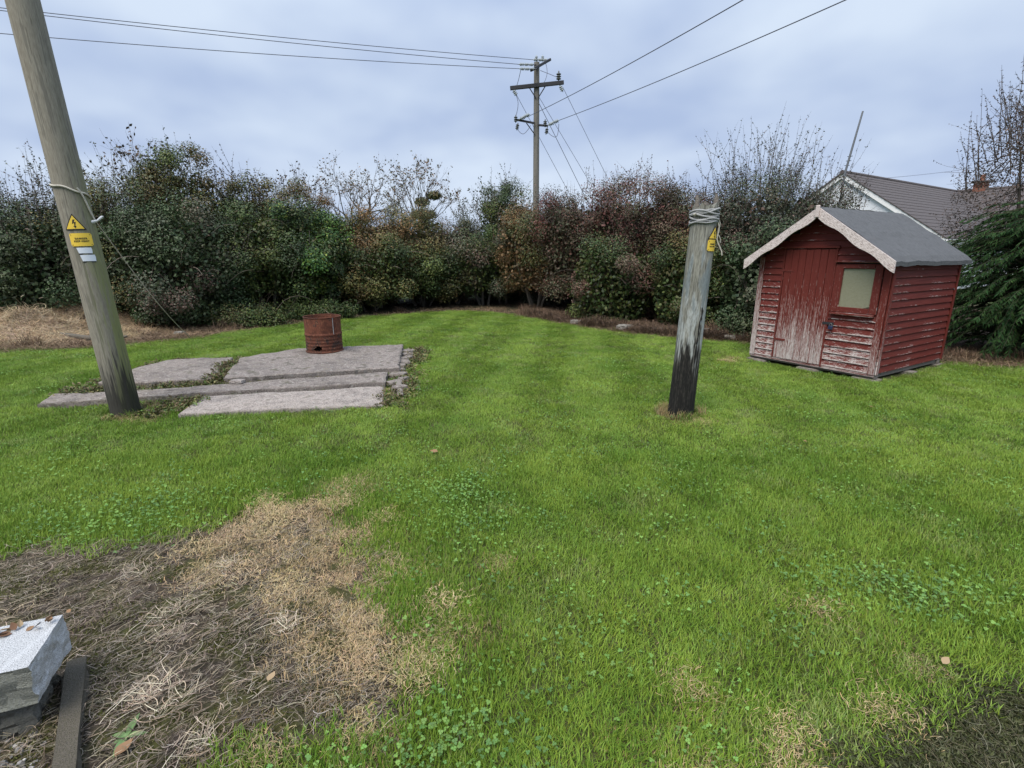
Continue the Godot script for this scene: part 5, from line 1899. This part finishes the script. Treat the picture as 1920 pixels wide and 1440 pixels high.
	# the rear rank that closes the hedge
	var rear := [[-14.6, -13.6, 2.6, 1.9, P_IVY, "behind the left end of the hedge"], [-11.4, -14.3, 2.6, 1.8, P_IVY, "behind the glossy bramble bush"], [-9.0, -15.0, 2.6, 1.7, P_GREEN, "behind the ivy-clad column"], [-7.0, -16.2, 2.5, 1.7, P_OLIVE, "behind the sparse brown-leaved tree"], [-5.0, -17.4, 2.4, 1.7, P_OLIVE, "behind the autumn bush"], [-2.6, -18.6, 2.2, 1.7, P_GREEN, "behind the olive bush"], [-0.2, -19.2, 2.2, 1.7, P_GREEN, "behind the dark evergreen"], [1.8, -17.4, 2.6, 1.7, P_GREY, "behind the arching hawthorn"], [3.5, -15.8, 2.8, 1.6, P_GREY, "behind the russet hawthorn"], [5.2, -14.6, 2.8, 1.6, P_GREY, "behind the crimson hawthorn"], [7.0, -14.0, 2.3, 1.4, P_GREY, "behind the grey twiggy hawthorn"]]
	for q in rear:
		S.call("dense dark shrub in the rear rank " + q[5], q[0], q[1], q[2], q[3] * 1.2, q[4], 9000, 0.10, 16, 0.6, {"low": 0.0, "core": 1.1})
	# a low green bank under the left of the hedge
	S.call("low clipped ivy bank at the lawn edge left of the drum", -6.4, -12.0, 0.34, 1.2, P_GREEN, 5000, 0.06, 0, 0.2, {"depth": 0.5, "low": 0.0, "clumps": 26, "bare": 3})
	S.call("low trailing ivy bank beneath the bright green shrub", -5.1, -13.15, 0.36, 1.3, P_GREEN, 5500, 0.06, 0, 0.2, {"depth": 0.5, "low": 0.0, "clumps": 28, "bare": 3})
	conifer("drooping dark green conifer beside the shed", Vector3(8.55, 0, -8.45), 2.5, 1.7, 1)
	conifer("conifer at the right edge with hanging sprays", Vector3(10.3, 0, -8.9), 3.0, 1.6, 2)

func conifer(label: String, at: Vector3, h: float, rad: float, sd: int) -> void:
	var r := RandomNumberGenerator.new()
	r.seed = 300 + sd
	var o := thing("conifer", label, "tree", at, "conifers by the shed")
	var g := Geo.new()
	g.tube(PackedVector3Array([Vector3(0, -0.1, 0), Vector3(0.03, h * 0.5, 0), Vector3(0, h * 0.96, 0)]), PackedFloat32Array([0.09, 0.06, 0.01]), 8)
	put(g, "trunk", M.bark, o)
	var gt := Geo.new()
	var gl := Geo.new()
	gt.col = Color(0.05, 0.05, 0.03)
	for k in 900:
		var t := pow(r.randf(), 1.1)
		var a := r.randf() * TAU
		var y := 0.15 + t * (h - 0.3)
		var ll := rad * (1.0 - 0.55 * t * t) * r.randf_range(0.55, 1.1) + 0.15
		var d := Vector3(cos(a), r.randf_range(0.25, 0.7), sin(a)).normalized()
		var p := Vector3(0, y, 0)
		var pts := PackedVector3Array([p])
		var n := 7
		for q in n:
			d = (d + Vector3(0, -0.14, 0) + rdir(r) * 0.06).normalized()
			pts.push_back(pts[-1] + d * ll / n)
		var rs := PackedFloat32Array()
		for q in n + 1:
			rs.push_back(lerpf(0.008, 0.002, float(q) / n))
		gt.tube(pts, rs, 3)
		# feathery sprays
		for q in 80:
			var u := pow(r.randf(), 0.6) * n
			var i := mini(int(u), n - 1)
			var b := pts[i].lerp(pts[i + 1], u - i)
			var dir := (pts[i + 1] - pts[i]).normalized()
			var sd2 := dir.cross(Vector3.UP).normalized() * (1.0 if q % 2 == 0 else -1.0)
			var bd := (dir * 0.9 + sd2 * r.randf_range(0.3, 0.8) + Vector3(0, -0.3, 0) + rdir(r) * 0.25).normalized()
			gl.col = jit([Color(0.018, 0.042, 0.015), Color(0.024, 0.054, 0.019), Color(0.034, 0.068, 0.022), Color(0.013, 0.03, 0.012)][r.randi() % 4], r, 0.25)
			var nn := (Vector3.UP + rdir(r) * 0.8).normalized()
			nn = (nn - bd * nn.dot(bd)).normalized()
			gl.leaf(b, nn, bd, r.randf_range(0.05, 0.12), 0.0075)
	put(gt, "branches", M.twig, o)
	put(gl, "foliage", M.needle, o)

func branch(gt: Geo, gl: Geo, p: Vector3, d: Vector3, l: float, rad: float, depth: int, r: RandomNumberGenerator, ls: float, pal: Array, spread: float) -> void:
	var pts := PackedVector3Array([p])
	var rads := PackedFloat32Array([rad])
	var n := 4
	var dd := d
	for k in n:
		dd = (dd + rdir(r) * 0.13 + Vector3(0, 0.04, 0)).normalized()
		pts.push_back(pts[-1] + dd * l / n)
		rads.push_back(rad * (1.0 - 0.45 * (k + 1.0) / n))
	gt.tube(pts, rads, 5 if depth > 3 else 3)
	if depth == 0:
		for k in 2:
			if r.randf() < 0.75:
				gl.col = jit(pal[r.randi() % pal.size()], r, 0.3)
				var nn := rdir(r)
				gl.leaf(pts[r.randi_range(1, n)], nn, nn.cross(rdir(r)).normalized(), ls * r.randf_range(0.7, 1.2), ls * 0.3)
		return
	var kids := 3 if depth > 1 else 4
	for k in kids:
		var i := n if k == 0 else r.randi_range(2, n)
		var nd := (dd + rdir(r) * (spread * 0.6 if k == 0 else spread)).normalized()
		branch(gt, gl, pts[i], nd, l * r.randf_range(0.62, 0.82), rads[i] * 0.75, depth - 1, r, ls, pal, spread)

func make_far_trees() -> void:
	var specs := [["bare rounded ash tree with few leaves far behind the hedge", -11.1, -38.0, 8.5, 0.78, 0.26, P_BROWN, 6, 21], ["slender bare tree with an ivy clump far behind the hedge", -6.5, -36.0, 8.0, 0.55, 0.2, P_BROWN, 6, 22], ["small bare far tree above the hedge corner", -3.2, -41.0, 6.4, 0.7, 0.16, P_GREY, 5, 23], ["thin bare tree seen over the brown bush", -12.6, -31.0, 7.0, 0.65, 0.16, P_DARK, 5, 24], ["bare twiggy tree behind the dark evergreen", -0.9, -30.0, 6.3, 0.6, 0.15, P_GREY, 5, 25], ["bare thorn tree right of the distant pole", 5.0, -27.0, 5.0, 0.75, 0.14, P_GREY, 5, 26], ["leafless tree rising behind the ivy-clad column", -14.5, -22.0, 6.6, 0.6, 0.14, P_DARK, 5, 27]]
	for s in specs:
		var r := RandomNumberGenerator.new()
		r.seed = s[8] * 91
		var o := thing("bare_tree", s[0], "tree", Vector3(s[1], 0, s[2]), "bare trees beyond the hedge")
		var h: float = s[3]
		var gs := Geo.new()
		var top := Vector3(0.1, h * 0.36, 0)
		gs.tube(PackedVector3Array([Vector3(0, -0.1, 0), Vector3(0.05, h * 0.18, 0.03), top]), PackedFloat32Array([s[5], s[5] * 0.8, s[5] * 0.62]), 8)
		put(gs, "trunk", M.bark, o)
		var gt := Geo.new()
		var gl := Geo.new()
		gt.col = Color(0.075, 0.066, 0.056)
		var depth: int = s[7] - 2
		for k in 5:
			var a := TAU * k / 5.0 + r.randf()
			branch(gt, gl, top - Vector3(0, h * 0.05 * (k % 3), 0), Vector3(cos(a) * s[4] * 0.75, 1.0, sin(a) * s[4] * 0.75).normalized(), h * 0.24, s[5] * 0.42, depth, r, 0.16, s[6], s[4])
		if s[8] == 22:
			for k in 2600:
				var c: Vector3 = [Vector3(0.5, 5.0, 0.2), Vector3(1.3, 5.4, 0.2), Vector3(0.9, 4.2, 0.1), Vector3(0.2, 4.2, 0)][k % 4]
				var d := rdir(r)
				gl.col = jit(P_OLIVE[r.randi() % 5], r, 0.3)
				var nn := (d + Vector3.UP * 0.4).normalized()
				gl.leaf(c + d * Vector3(0.6, 0.32, 0.5) * pow(r.randf(), 0.4), nn, nn.cross(rdir(r)).normalized(), 0.16, 0.05)
		put(gt, "branches", M.twig, o)
		put(gl, "foliage", M.leaf, o)
	# field hedges far away, under the tree line
	for q in [["long distant hedgerow crossing the field beyond the garden", -30.0, -52.0, 42.0, -60.0, 3.0, 40]]:
		var r := RandomNumberGenerator.new()
		r.seed = 404
		var o := thing("hedgerow", q[0], "hedge", Vector3.ZERO)
		var gl := Geo.new()
		for k in 30000:
			var t := r.randf()
			var c := Vector3(lerpf(q[1], q[3], t), 0, lerpf(q[2], q[4], t))
			var hh: float = q[5] * (0.75 + 0.5 * nf.get_noise_1d(t * 30.0))
			gl.col = jit(P_GREY[r.randi() % 5], r, 0.3)
			var nn := (rdir(r) + Vector3.UP * 0.4).normalized()
			gl.leaf(c + Vector3(r.randfn(0, 0.4), r.randf() * hh, r.randfn(0, 0.7)), nn, nn.cross(rdir(r)).normalized(), 0.3, 0.1)
		put(gl, "foliage", M.leaf, o)

# ---------------------------------------------------------------- lawn
func grass_patch(r: RandomNumberGenerator, n: int, half: float, l0: float, l1: float, w: float) -> ArrayMesh:
	var g := Geo.new()
	for k in n:
		var an := r.randf() * TAU
		var d := Vector3(cos(an) * r.randf_range(0.1, 0.75) + 0.22, 1.0, sin(an) * r.randf_range(0.1, 0.75)).normalized()
		var b := Vector3(d.x * r.randf_range(0.3, 1.1), r.randf_range(-0.25, 0.2), d.z * r.randf_range(0.3, 1.1))
		var f := r.randf_range(0.72, 1.28)
		var y := r.randf()
		g.col = Color(f * lerpf(0.82, 1.25, y), f, f * lerpf(1.15, 0.8, y))
		if r.randf() < 0.035:
			g.col = Color(2.6 * f, 1.35 * f, 2.8 * f)
		g.blade(Vector3(r.randf_range(-half, half), 0, r.randf_range(-half, half)), d, b, r.randf_range(l0, l1), w * r.randf_range(0.7, 1.3))
	return g.mesh()

func make_lawn() -> void:
	var r := RandomNumberGenerator.new()
	r.seed = 99
	var variants := []
	for k in 4:
		variants.append(grass_patch(r, 170, 0.10, 0.026, 0.066, 0.0034))
	var dead := [stalk_patch(r, 300, 0.10, 0.012, 0.042, 0.0015, 0.9, [Color(0.48, 0.39, 0.225), Color(0.56, 0.46, 0.28), Color(0.38, 0.30, 0.165), Color(0.50, 0.36, 0.215)]), grass_patch(r, 260, 0.10, 0.012, 0.038, 0.0018)]
	var litter := []
	for k in 3:
		litter.append(stalk_patch(r, 80, 0.12, 0.018, 0.075, 0.0017, 0.4, [Color(0.17, 0.14, 0.10), Color(0.24, 0.20, 0.15), Color(0.08, 0.064, 0.048), Color(0.12, 0.10, 0.072), Color(0.33, 0.285, 0.22)], 0.4))
	var moss := Geo.new()
	for k in 160:
		var d := (rdir(r) + Vector3(0, 1.1, 0)).normalized()
		moss.col = jit(Color(1, 1, 1), r, 0.35)
		moss.blade(Vector3(r.randf_range(-0.07, 0.07), 0, r.randf_range(-0.07, 0.07)), d, rdir(r) * 0.4, r.randf_range(0.008, 0.022), 0.004)
	var mm := moss.mesh()
	# clover and daisy-like rosettes
	var cl := Geo.new()
	for k in 16:
		var p := Vector3(r.randfn(0, 0.07), r.randf_range(0.018, 0.05), r.randfn(0, 0.07))
		cl.col = jit(Color(1, 1, 1), r, 0.25)
		var nn := (Vector3.UP + rdir(r) * 0.45).normalized()
		var t0 := nn.cross(rdir(r)).normalized()
		for q in 3:
			cl.leaf(p, nn, t0.rotated(nn, TAU * q / 3.0), r.randf_range(0.009, 0.015), r.randf_range(0.0045, 0.007))
	var clm := cl.mesh()
	var X := [[], [], [], []]
	var C := [PackedColorArray(), PackedColorArray(), PackedColorArray(), PackedColorArray()]
	var DX := [[], []]
	var DC := [PackedColorArray(), PackedColorArray()]
	var LX := [[], [], []]
	var LC := [PackedColorArray(), PackedColorArray(), PackedColorArray()]
	var mx := []
	var mc := PackedColorArray()
	var cx := []
	var cc := PackedColorArray()
	var z := -0.45
	while z > -15.7:
		var step := 0.088 if z > -4.0 else (0.105 if z > -8.0 else 0.125)
		var wide := 1.12 * absf(z) + 1.6
		var x := -wide
		while x < wide:
			x += step
			var px := x + r.randf_range(-0.5, 0.5) * step
			var pz := z + r.randf_range(-0.5, 0.5) * step
			var e := lawn_edge(px) + nz.get_noise_2d(px * 120.0, pz * 120.0) * 0.35
			if pz < e + r.randf_range(-0.12, 0.12):
				continue
			if slab_at(px, pz) < r.randf_range(-0.035, 0.035) or in_shed(px, pz):
				continue
			var y := gh(px, pz) - 0.004
			var m := mossy_at(px, pz)
			if m < 0.0:
				for q in 3:
					mx.append(Transform3D(Basis(Vector3.UP, r.randf() * TAU).scaled(Vector3.ONE * r.randf_range(0.8, 1.7)), Vector3(px + r.randf_range(-0.05, 0.05), y, pz + r.randf_range(-0.05, 0.05))))
					var f := r.randf_range(0.55, 1.25)
					mc.push_back(Color(0.10 * f, 0.115 * f, 0.048 * f))
				if r.randf() < 0.35:
					LX[0].append(Transform3D(Basis(Vector3.UP, r.randf() * TAU), Vector3(px, y, pz)))
					LC[0].push_back(Color(0.45, 0.5, 0.38))
				continue
			var b := bare_at(px, pz)
			var green := smoothstep(-0.06, 0.16, b)
			# worn spots
			var dry := 0.0
			for q in [[1.34, -1.66, 0.2, 0.5], [1.0, -1.30, 0.26, 0.55], [0.62, -1.25, 0.18, 0.35], [-0.12, -2.45, 0.16, 0.5], [-0.1, -1.9, 0.2, 0.35], [1.77, -5.0, 0.2, 0.8], [-3.75, -5.0, 0.25, 0.8], [-1.15, -3.45, 0.25, 0.4], [3.5, -7.9, 0.25, 0.7], [1.72, -1.72, 0.1, 0.7]]:
				dry = maxf(dry, q[3] * exp(-pow(Vector2(px - q[0], pz - q[1]).length() / q[2], 2.0)))
			if b < 0.35:
				var tan_zone := smoothstep(-0.70, -0.42, b) * smoothstep(-1.95, -1.60, px) * smoothstep(0.16, -0.02, b)
				tan_zone *= smoothstep(-1.55, -1.9, pz + 0.1 * nz.get_noise_2d(px * 400.0, pz * 400.0)) * (0.65 + 0.7 * nz.get_noise_2d(px * 330.0 + 9.0, pz * 330.0) + 0.35)
				if r.randf() < tan_zone * 1.2 or (b > -0.12 and px > -1.7 and r.randf() < 0.25):
					var k := r.randi() % 2
					DX[k].append(Transform3D(Basis(Vector3.UP, r.randf() * TAU).scaled(Vector3.ONE * r.randf_range(0.8, 1.25)), Vector3(px, y, pz)))
					var f := r.randf_range(0.75, 1.15)
					DC[k].push_back(Color(f, f * r.randf_range(0.9, 1.02), f * r.randf_range(0.85, 1.0)) * (Color(1, 1, 1) if k == 0 else Color(0.50, 0.40, 0.225)))
				if b < 0.02 and r.randf() < 0.8 - 0.35 * tan_zone:
					var k := r.randi() % 3
					LX[k].append(Transform3D(Basis(Vector3.UP, 0.75 + r.randfn(0.0, 0.25)) * Basis(Vector3.BACK, r.randfn(0, 0.06)).scaled(Vector3.ONE * r.randf_range(0.7, 1.4)), Vector3(px, y + r.randf() * 0.006, pz)))
					var f := r.randf_range(0.7, 1.25) * (1.0 + 0.5 * nz.get_noise_2d(px * 300.0, pz * 300.0 + 40.0))
					LC[k].push_back(Color(f, f * r.randf_range(0.94, 1.02), f * r.randf_range(0.9, 1.05)))
				if b < 0.08 and nz.get_noise_2d(px * 420.0 + 300.0, pz * 420.0) > -0.08 - 0.2 * smoothstep(-2.0, -1.5, pz) and r.randf() < 0.95:
					mx.append(Transform3D(Basis(Vector3.UP, r.randf() * TAU), Vector3(px, y, pz)))
					var f := r.randf_range(0.6, 1.3)
					mc.push_back(Color(0.105 * f, 0.112 * f, 0.026 * f))
			if r.randf() < dry:
				var k := r.randi() % 2
				DX[k].append(Transform3D(Basis(Vector3.UP, r.randf() * TAU).scaled(Vector3.ONE * r.randf_range(0.7, 1.1)), Vector3(px, y, pz)))
				var f := r.randf_range(0.7, 1.1)
				DC[k].push_back(Color(f, f * 0.97, f * 0.9) * (Color(1, 1, 1) if k == 0 else Color(0.46, 0.37, 0.20)))
			if r.randf() > green or r.randf() < dry * 0.55:
				continue
			# mown to and fro: neighbouring strips lean opposite ways
			var strip := int(floor((px + 0.12 * pz + 0.18 * nz.get_noise_2d(px * 40.0, pz * 40.0)) / 0.62))
			var yaw := (PI * 0.5 if strip % 2 == 0 else -PI * 0.5) + r.randfn(0.0, 1.05)
			if pz > -4.5:
				yaw = r.randf() * TAU
			var big := nz.get_noise_2d(px * 60.0 + 20.0, pz * 60.0)
			var mid := nz.get_noise_2d(px * 330.0, pz * 330.0 + 90.0)
			var tall := 0.85 + 0.45 * nz.get_noise_2d(px * 500.0 + 30.0, pz * 500.0) + (0.25 if b < 0.4 and b > 0.05 else 0.0) + r.randf_range(-0.12, 0.12)
			if absf(slab_at(px, pz)) < 0.12:
				tall *= 1.25
			if pz < -4.0:
				tall *= 0.85
			var t := clampf(0.5 + big * 0.8 + mid * 0.7 + r.randf_range(-0.15, 0.15), 0.0, 1.0)
			var c := mixc(Vector3(0.138, 0.252, 0.028), Vector3(0.245, 0.362, 0.052), t)
			if r.randf() < 0.07:
				c = Vector3(0.24, 0.31, 0.085)
			var k := r.randi() % 4
			X[k].append(Transform3D(Basis(Vector3.UP, yaw).scaled(Vector3(1.0, maxf(tall, 0.45), 1.0)), Vector3(px, y, pz)))
			C[k].push_back(Color(c.x, c.y, c.z))
			# broad-leaved weeds
			var wd := nz.get_noise_2d(px * 230.0 - 60.0, pz * 230.0)
			var spot := maxf(exp(-pow(Vector2((px - 1.9) / 0.42, (pz + 2.2 + (px - 1.9) * -0.35) / 0.14).length(), 2.0)), maxf(exp(-pow(Vector2(px + 0.3, pz + 3.3).length() / 0.35, 2.0)) * 0.5, maxf(exp(-pow(Vector2(px + 2.5, pz + 3.0).length() / 0.4, 2.0)) * 0.6, exp(-pow(Vector2(px + 0.25, pz + 1.35).length() / 0.14, 2.0)))))
			if r.randf() < 0.06 + 0.10 * smoothstep(0.2, 0.5, wd) + spot * 1.3:
				cx.append(Transform3D(Basis(Vector3.UP, r.randf() * TAU).scaled(Vector3(1, 1, 1) * r.randf_range(0.65, 1.1)), Vector3(px, y + 0.006, pz)))
				var f := r.randf_range(0.8, 1.2)
				cc.push_back(Color(0.165 * f, 0.30 * f, 0.065 * f) if r.randf() < 0.6 else Color(0.11 * f, 0.22 * f, 0.06 * f))
		z -= step
	var tuft := stalk_patch(r, 34, 0.05, 0.03, 0.11, 0.0019, 0.7, [Color(0.44, 0.37, 0.28), Color(0.52, 0.45, 0.35), Color(0.36, 0.29, 0.21)], 0.3)
	var tx := []
	var tc := PackedColorArray()
	for q in [[-1.62, -1.98], [-1.55, -1.92], [-1.36, -1.62], [-1.42, -1.56], [-1.30, -1.52], [-1.05, -1.95], [-1.55, -2.45], [-2.0, -2.35], [-1.25, -2.5], [-1.1, -1.40]]:
		for e in 2:
			tx.append(Transform3D(Basis(Vector3.UP, 0.75 + r.randfn(0.0, 0.5)).scaled(Vector3.ONE * r.randf_range(0.7, 1.1)), Vector3(q[0] + r.randfn(0, 0.03), gh(q[0], q[1]) + 0.006, q[1] + r.randfn(0, 0.03))))
			var f := r.randf_range(0.8, 1.1)
			tc.push_back(Color(f, f, f))
	var lawn := Node3D.new()
	lawn.name = "lawn_grass"
	add_child(lawn)
	meta(lawn, "bright green mown lawn grass covering the garden", "grass", "", "stuff")
	for k in 4:
		scatter("grass_blades", "", "", variants[k], M.grass, X[k], C[k], lawn)
	var dd := Node3D.new()
	dd.name = "dead_grass"
	add_child(dd)
	meta(dd, "straw-coloured dead grass round the bare patch and worn spots", "grass", "", "stuff")
	for k in 2:
		scatter("dead_blades", "", "", dead[k], M.dry, DX[k], DC[k], dd)
	var ll := Node3D.new()
	ll.name = "dry_stalk_litter"
	add_child(ll)
	meta(ll, "grey-brown dead stalks strewn over the bare dark soil", "litter", "", "stuff")
	for k in 3:
		scatter("stalks", "", "", litter[k], M.dry, LX[k], LC[k], ll)
	scatter("pale_stalks", "", "", tuft, M.dry, tx, tc, ll)
	scatter("moss", "dark green moss on bare soil and the mossy corner", "moss", mm, M.grass, mx, mc)
	scatter("clover", "small round-leaved clover and weeds growing in the lawn", "clover", clm, M.grass, cx, cc)
	print("grass ", X[0].size() * 4, " dead ", DX[0].size() * 2, " litter ", LX[0].size() * 3, " moss ", mx.size(), " clover ", cx.size())

# ---------------------------------------------------------------- small things
func big_leaf(w: float, l: float, curl: float) -> Geo:
	var g := Geo.new()
	var n := 6
	for side in [-1.0, 1.0]:
		for k in n:
			var t0 := float(k) / n
			var t1 := float(k + 1) / n
			var w0 := w * sin(PI * pow(t0, 0.8)) * 0.5
			var w1 := w * sin(PI * pow(t1, 0.8)) * 0.5
			var p := [Vector3(0, curl * t0 * t0, l * t0), Vector3(side * w0, curl * t0 * t0 + w0 * 0.35, l * t0), Vector3(side * w1, curl * t1 * t1 + w1 * 0.35, l * t1), Vector3(0, curl * t1 * t1, l * t1)]
			g.quad(p[0], p[1], p[2], p[3], Vector3.UP)
	return g

func make_small() -> void:
	var r := RandomNumberGenerator.new()
	r.seed = 55
	# fallen leaves
	var lm := big_leaf(0.05, 0.075, 0.02).mesh()
	var mats := [mat(lin(0.22, 0.13, 0.07), 0.8), mat(lin(0.30, 0.22, 0.13), 0.8), mat(lin(0.13, 0.07, 0.04), 0.8)]
	for q in [[-0.63, -4.03, 0.9, "curled brown fallen leaf lying alone in mid lawn"], [1.74, -1.70, 0.55, "pale yellow fallen leaf near the mossy corner"], [-0.95, -1.62, 0.6, "pale dead leaf on the bare soil"], [-1.33, -1.33, 0.85, "large curled dead leaf beside the kerb edging"], [2.6, -4.2, 0.5, "small fallen leaf on the lawn right of the pole stump"], [3.9, -5.3, 0.5, "small fallen leaf on the lawn in front of the shed"]]:
		var o := thing("fallen_leaf", q[3], "leaf", Vector3(q[0], gh(q[0], q[1]) + 0.035, q[1]), "fallen leaves")
		o.rotation = Vector3(r.randf_range(-0.3, 0.3), r.randf() * TAU, r.randf_range(-0.3, 0.3))
		o.scale = Vector3.ONE * q[2]
		put_mesh(lm, "blade", mats[1] if q[3].begins_with("pale") else mats[0], o)
	# brown leaves caught behind the granite block
	for k in 26:
		var t := r.randf()
		var p := Vector3(-1.73, 0, -1.66).lerp(Vector3(-2.1, 0, -1.52), t) + Vector3(r.randfn(0, 0.02), 0, r.randfn(0, 0.02))
		var o := thing("brown_leaf", "small crumpled brown leaf caught along the back of the granite block", "leaf", Vector3(p.x, 0.30 + r.randf() * 0.015, p.z) + Vector3(0.02, 0, 0.035), "brown leaves on the granite block")
		o.rotation = Vector3(r.randf_range(-0.6, 0.6), r.randf() * TAU, r.randf_range(-0.6, 0.6))
		o.scale = Vector3.ONE * r.randf_range(0.3, 0.55)
		put_mesh(lm, "blade", mats[k % 3], o)
	# weed rosette at the kerb
	var w := thing("weed_rosette", "green weed with pointed leaves growing beside the kerb", "plant", Vector3(-1.36, gh(-1.36, -1.42), -1.42))
	for q in [[0.2, 0.085, 0.026], [1.75, 0.07, 0.024], [3.3, 0.09, 0.025], [4.6, 0.055, 0.024], [5.4, 0.04, 0.018]]:
		var me := put(big_leaf(q[2], q[1], -0.018), "leaf", M.weed, w)
		me.rotation = Vector3(-0.30, q[0], 0)
		me.position.y = 0.015
	# white gravel by the kerb
	var g := Geo.new()
	rough_block(g, Vector3(0.022, 0.014, 0.018), 2, 0.5, 2.0)
	var gm := g.mesh()
	var xfs := []
	var cols := PackedColorArray()
	for k in 420:
		var t := r.randf()
		var p := Vector3(-1.70, 0, -1.50).lerp(Vector3(-1.15, 0, -0.75), t) + Vector3(-absf(r.randfn(0, 0.07)), 0, absf(r.randfn(0, 0.04)))
		xfs.append(Transform3D(Basis(rdir(r), r.randf() * TAU).scaled(Vector3.ONE * r.randf_range(0.25, 0.8)), Vector3(p.x, gh(p.x, p.z) + 0.004, p.z)))
		var f := r.randf_range(0.08, 0.36)
		cols.push_back(Color(f, f * 0.96, f * 0.90))
	scatter("gravel", "pale grit and gravel along the inside of the kerb", "gravel", gm, vmat(0.9), xfs, cols)
	# weeds in the slab joints
	var cl := Geo.new()
	for k in 90:
		var d := (rdir(r) + Vector3(0, 1.0, 0)).normalized()
		cl.col = jit([Color(0.10, 0.15, 0.035), Color(0.07, 0.11, 0.03), Color(0.16, 0.15, 0.06), Color(0.13, 0.10, 0.05)][r.randi() % 4], r, 0.3)
		var p := Vector3(r.randfn(0, 0.05), r.randf() * 0.05, r.randfn(0, 0.05))
		cl.leaf(p, d, d.cross(rdir(r)).normalized(), r.randf_range(0.02, 0.045), 0.008)
	var wm := cl.mesh()
	xfs = []
	cols = PackedColorArray()
	var lines := [[Vector3(-4.75, 0.05, -5.95), Vector3(-3.6, 0.05, -6.13), 26, 0.05, 1.0], [Vector3(-3.6, 0.05, -6.13), Vector3(-1.6, 0.05, -6.76), 34, 0.02, 0.5], [Vector3(-3.75, 0.06, -6.2), Vector3(-4.2, 0.06, -7.55), 34, 0.05, 1.3], [Vector3(-5.3, 0.03, -5.85), Vector3(-4.75, 0.05, -5.95), 18, 0.06, 1.2], [Vector3(-1.3, 0.0, -5.3), Vector3(-1.6, 0.0, -8.7), 80, 0.08, 1.2], [Vector3(-3.9, 0.0, -5.1), Vector3(-3.5, 0.03, -5.45), 30, 0.10, 1.2], [Vector3(-5.3, 0.0, -6.2), Vector3(-5.3, 0.0, -7.5), 40, 0.07, 1.2], [Vector3(-5.2, 0.02, -7.6), Vector3(-4.2, 0.02, -7.75), 30, 0.06, 1.0], [Vector3(-4.1, 0.02, -7.7), Vector3(-1.9, 0.02, -8.75), 60, 0.05, 0.9]]
	for l in lines:
		for k in l[2]:
			var p: Vector3 = l[0].lerp(l[1], r.randf()) + Vector3(r.randfn(0, l[3]), 0, r.randfn(0, l[3]))
			xfs.append(Transform3D(Basis(Vector3.UP, r.randf() * TAU).scaled(Vector3.ONE * l[4] * r.randf_range(0.6, 1.2)), p))
			var f := r.randf_range(0.7, 1.2)
			cols.push_back(Color(f, f, f))
	scatter("joint_weeds", "small weeds and moss growing in the joints of the concrete", "weeds", wm, M.leaf, xfs, cols)
	# rank grass round the feet of poles and slabs
	var tg := grass_patch(r, 46, 0.05, 0.07, 0.17, 0.004)
	xfs = []
	cols = PackedColorArray()
	for q in [[-4.05, -5.09, 0.17, 26, 0.5], [1.77, -5.09, 0.16, 26, 0.9]]:
		for k in q[3]:
			var a := r.randf() * TAU
			var d: float = q[2] + absf(r.randfn(0, 0.05))
			var p := Vector3(q[0] + cos(a) * d, 0, q[1] + sin(a) * d)
			xfs.append(Transform3D(Basis(Vector3.UP, r.randf() * TAU).scaled(Vector3(1, r.randf_range(0.5, 1.0), 1)), Vector3(p.x, gh(p.x, p.z), p.z)))
			cols.push_back(Color(0.13, 0.21, 0.035) if r.randf() > q[4] * 0.6 else Color(0.34, 0.27, 0.14))
	scatter("rank_grass", "longer unmown grass round the feet of the poles", "grass", tg, M.grass, xfs, cols)
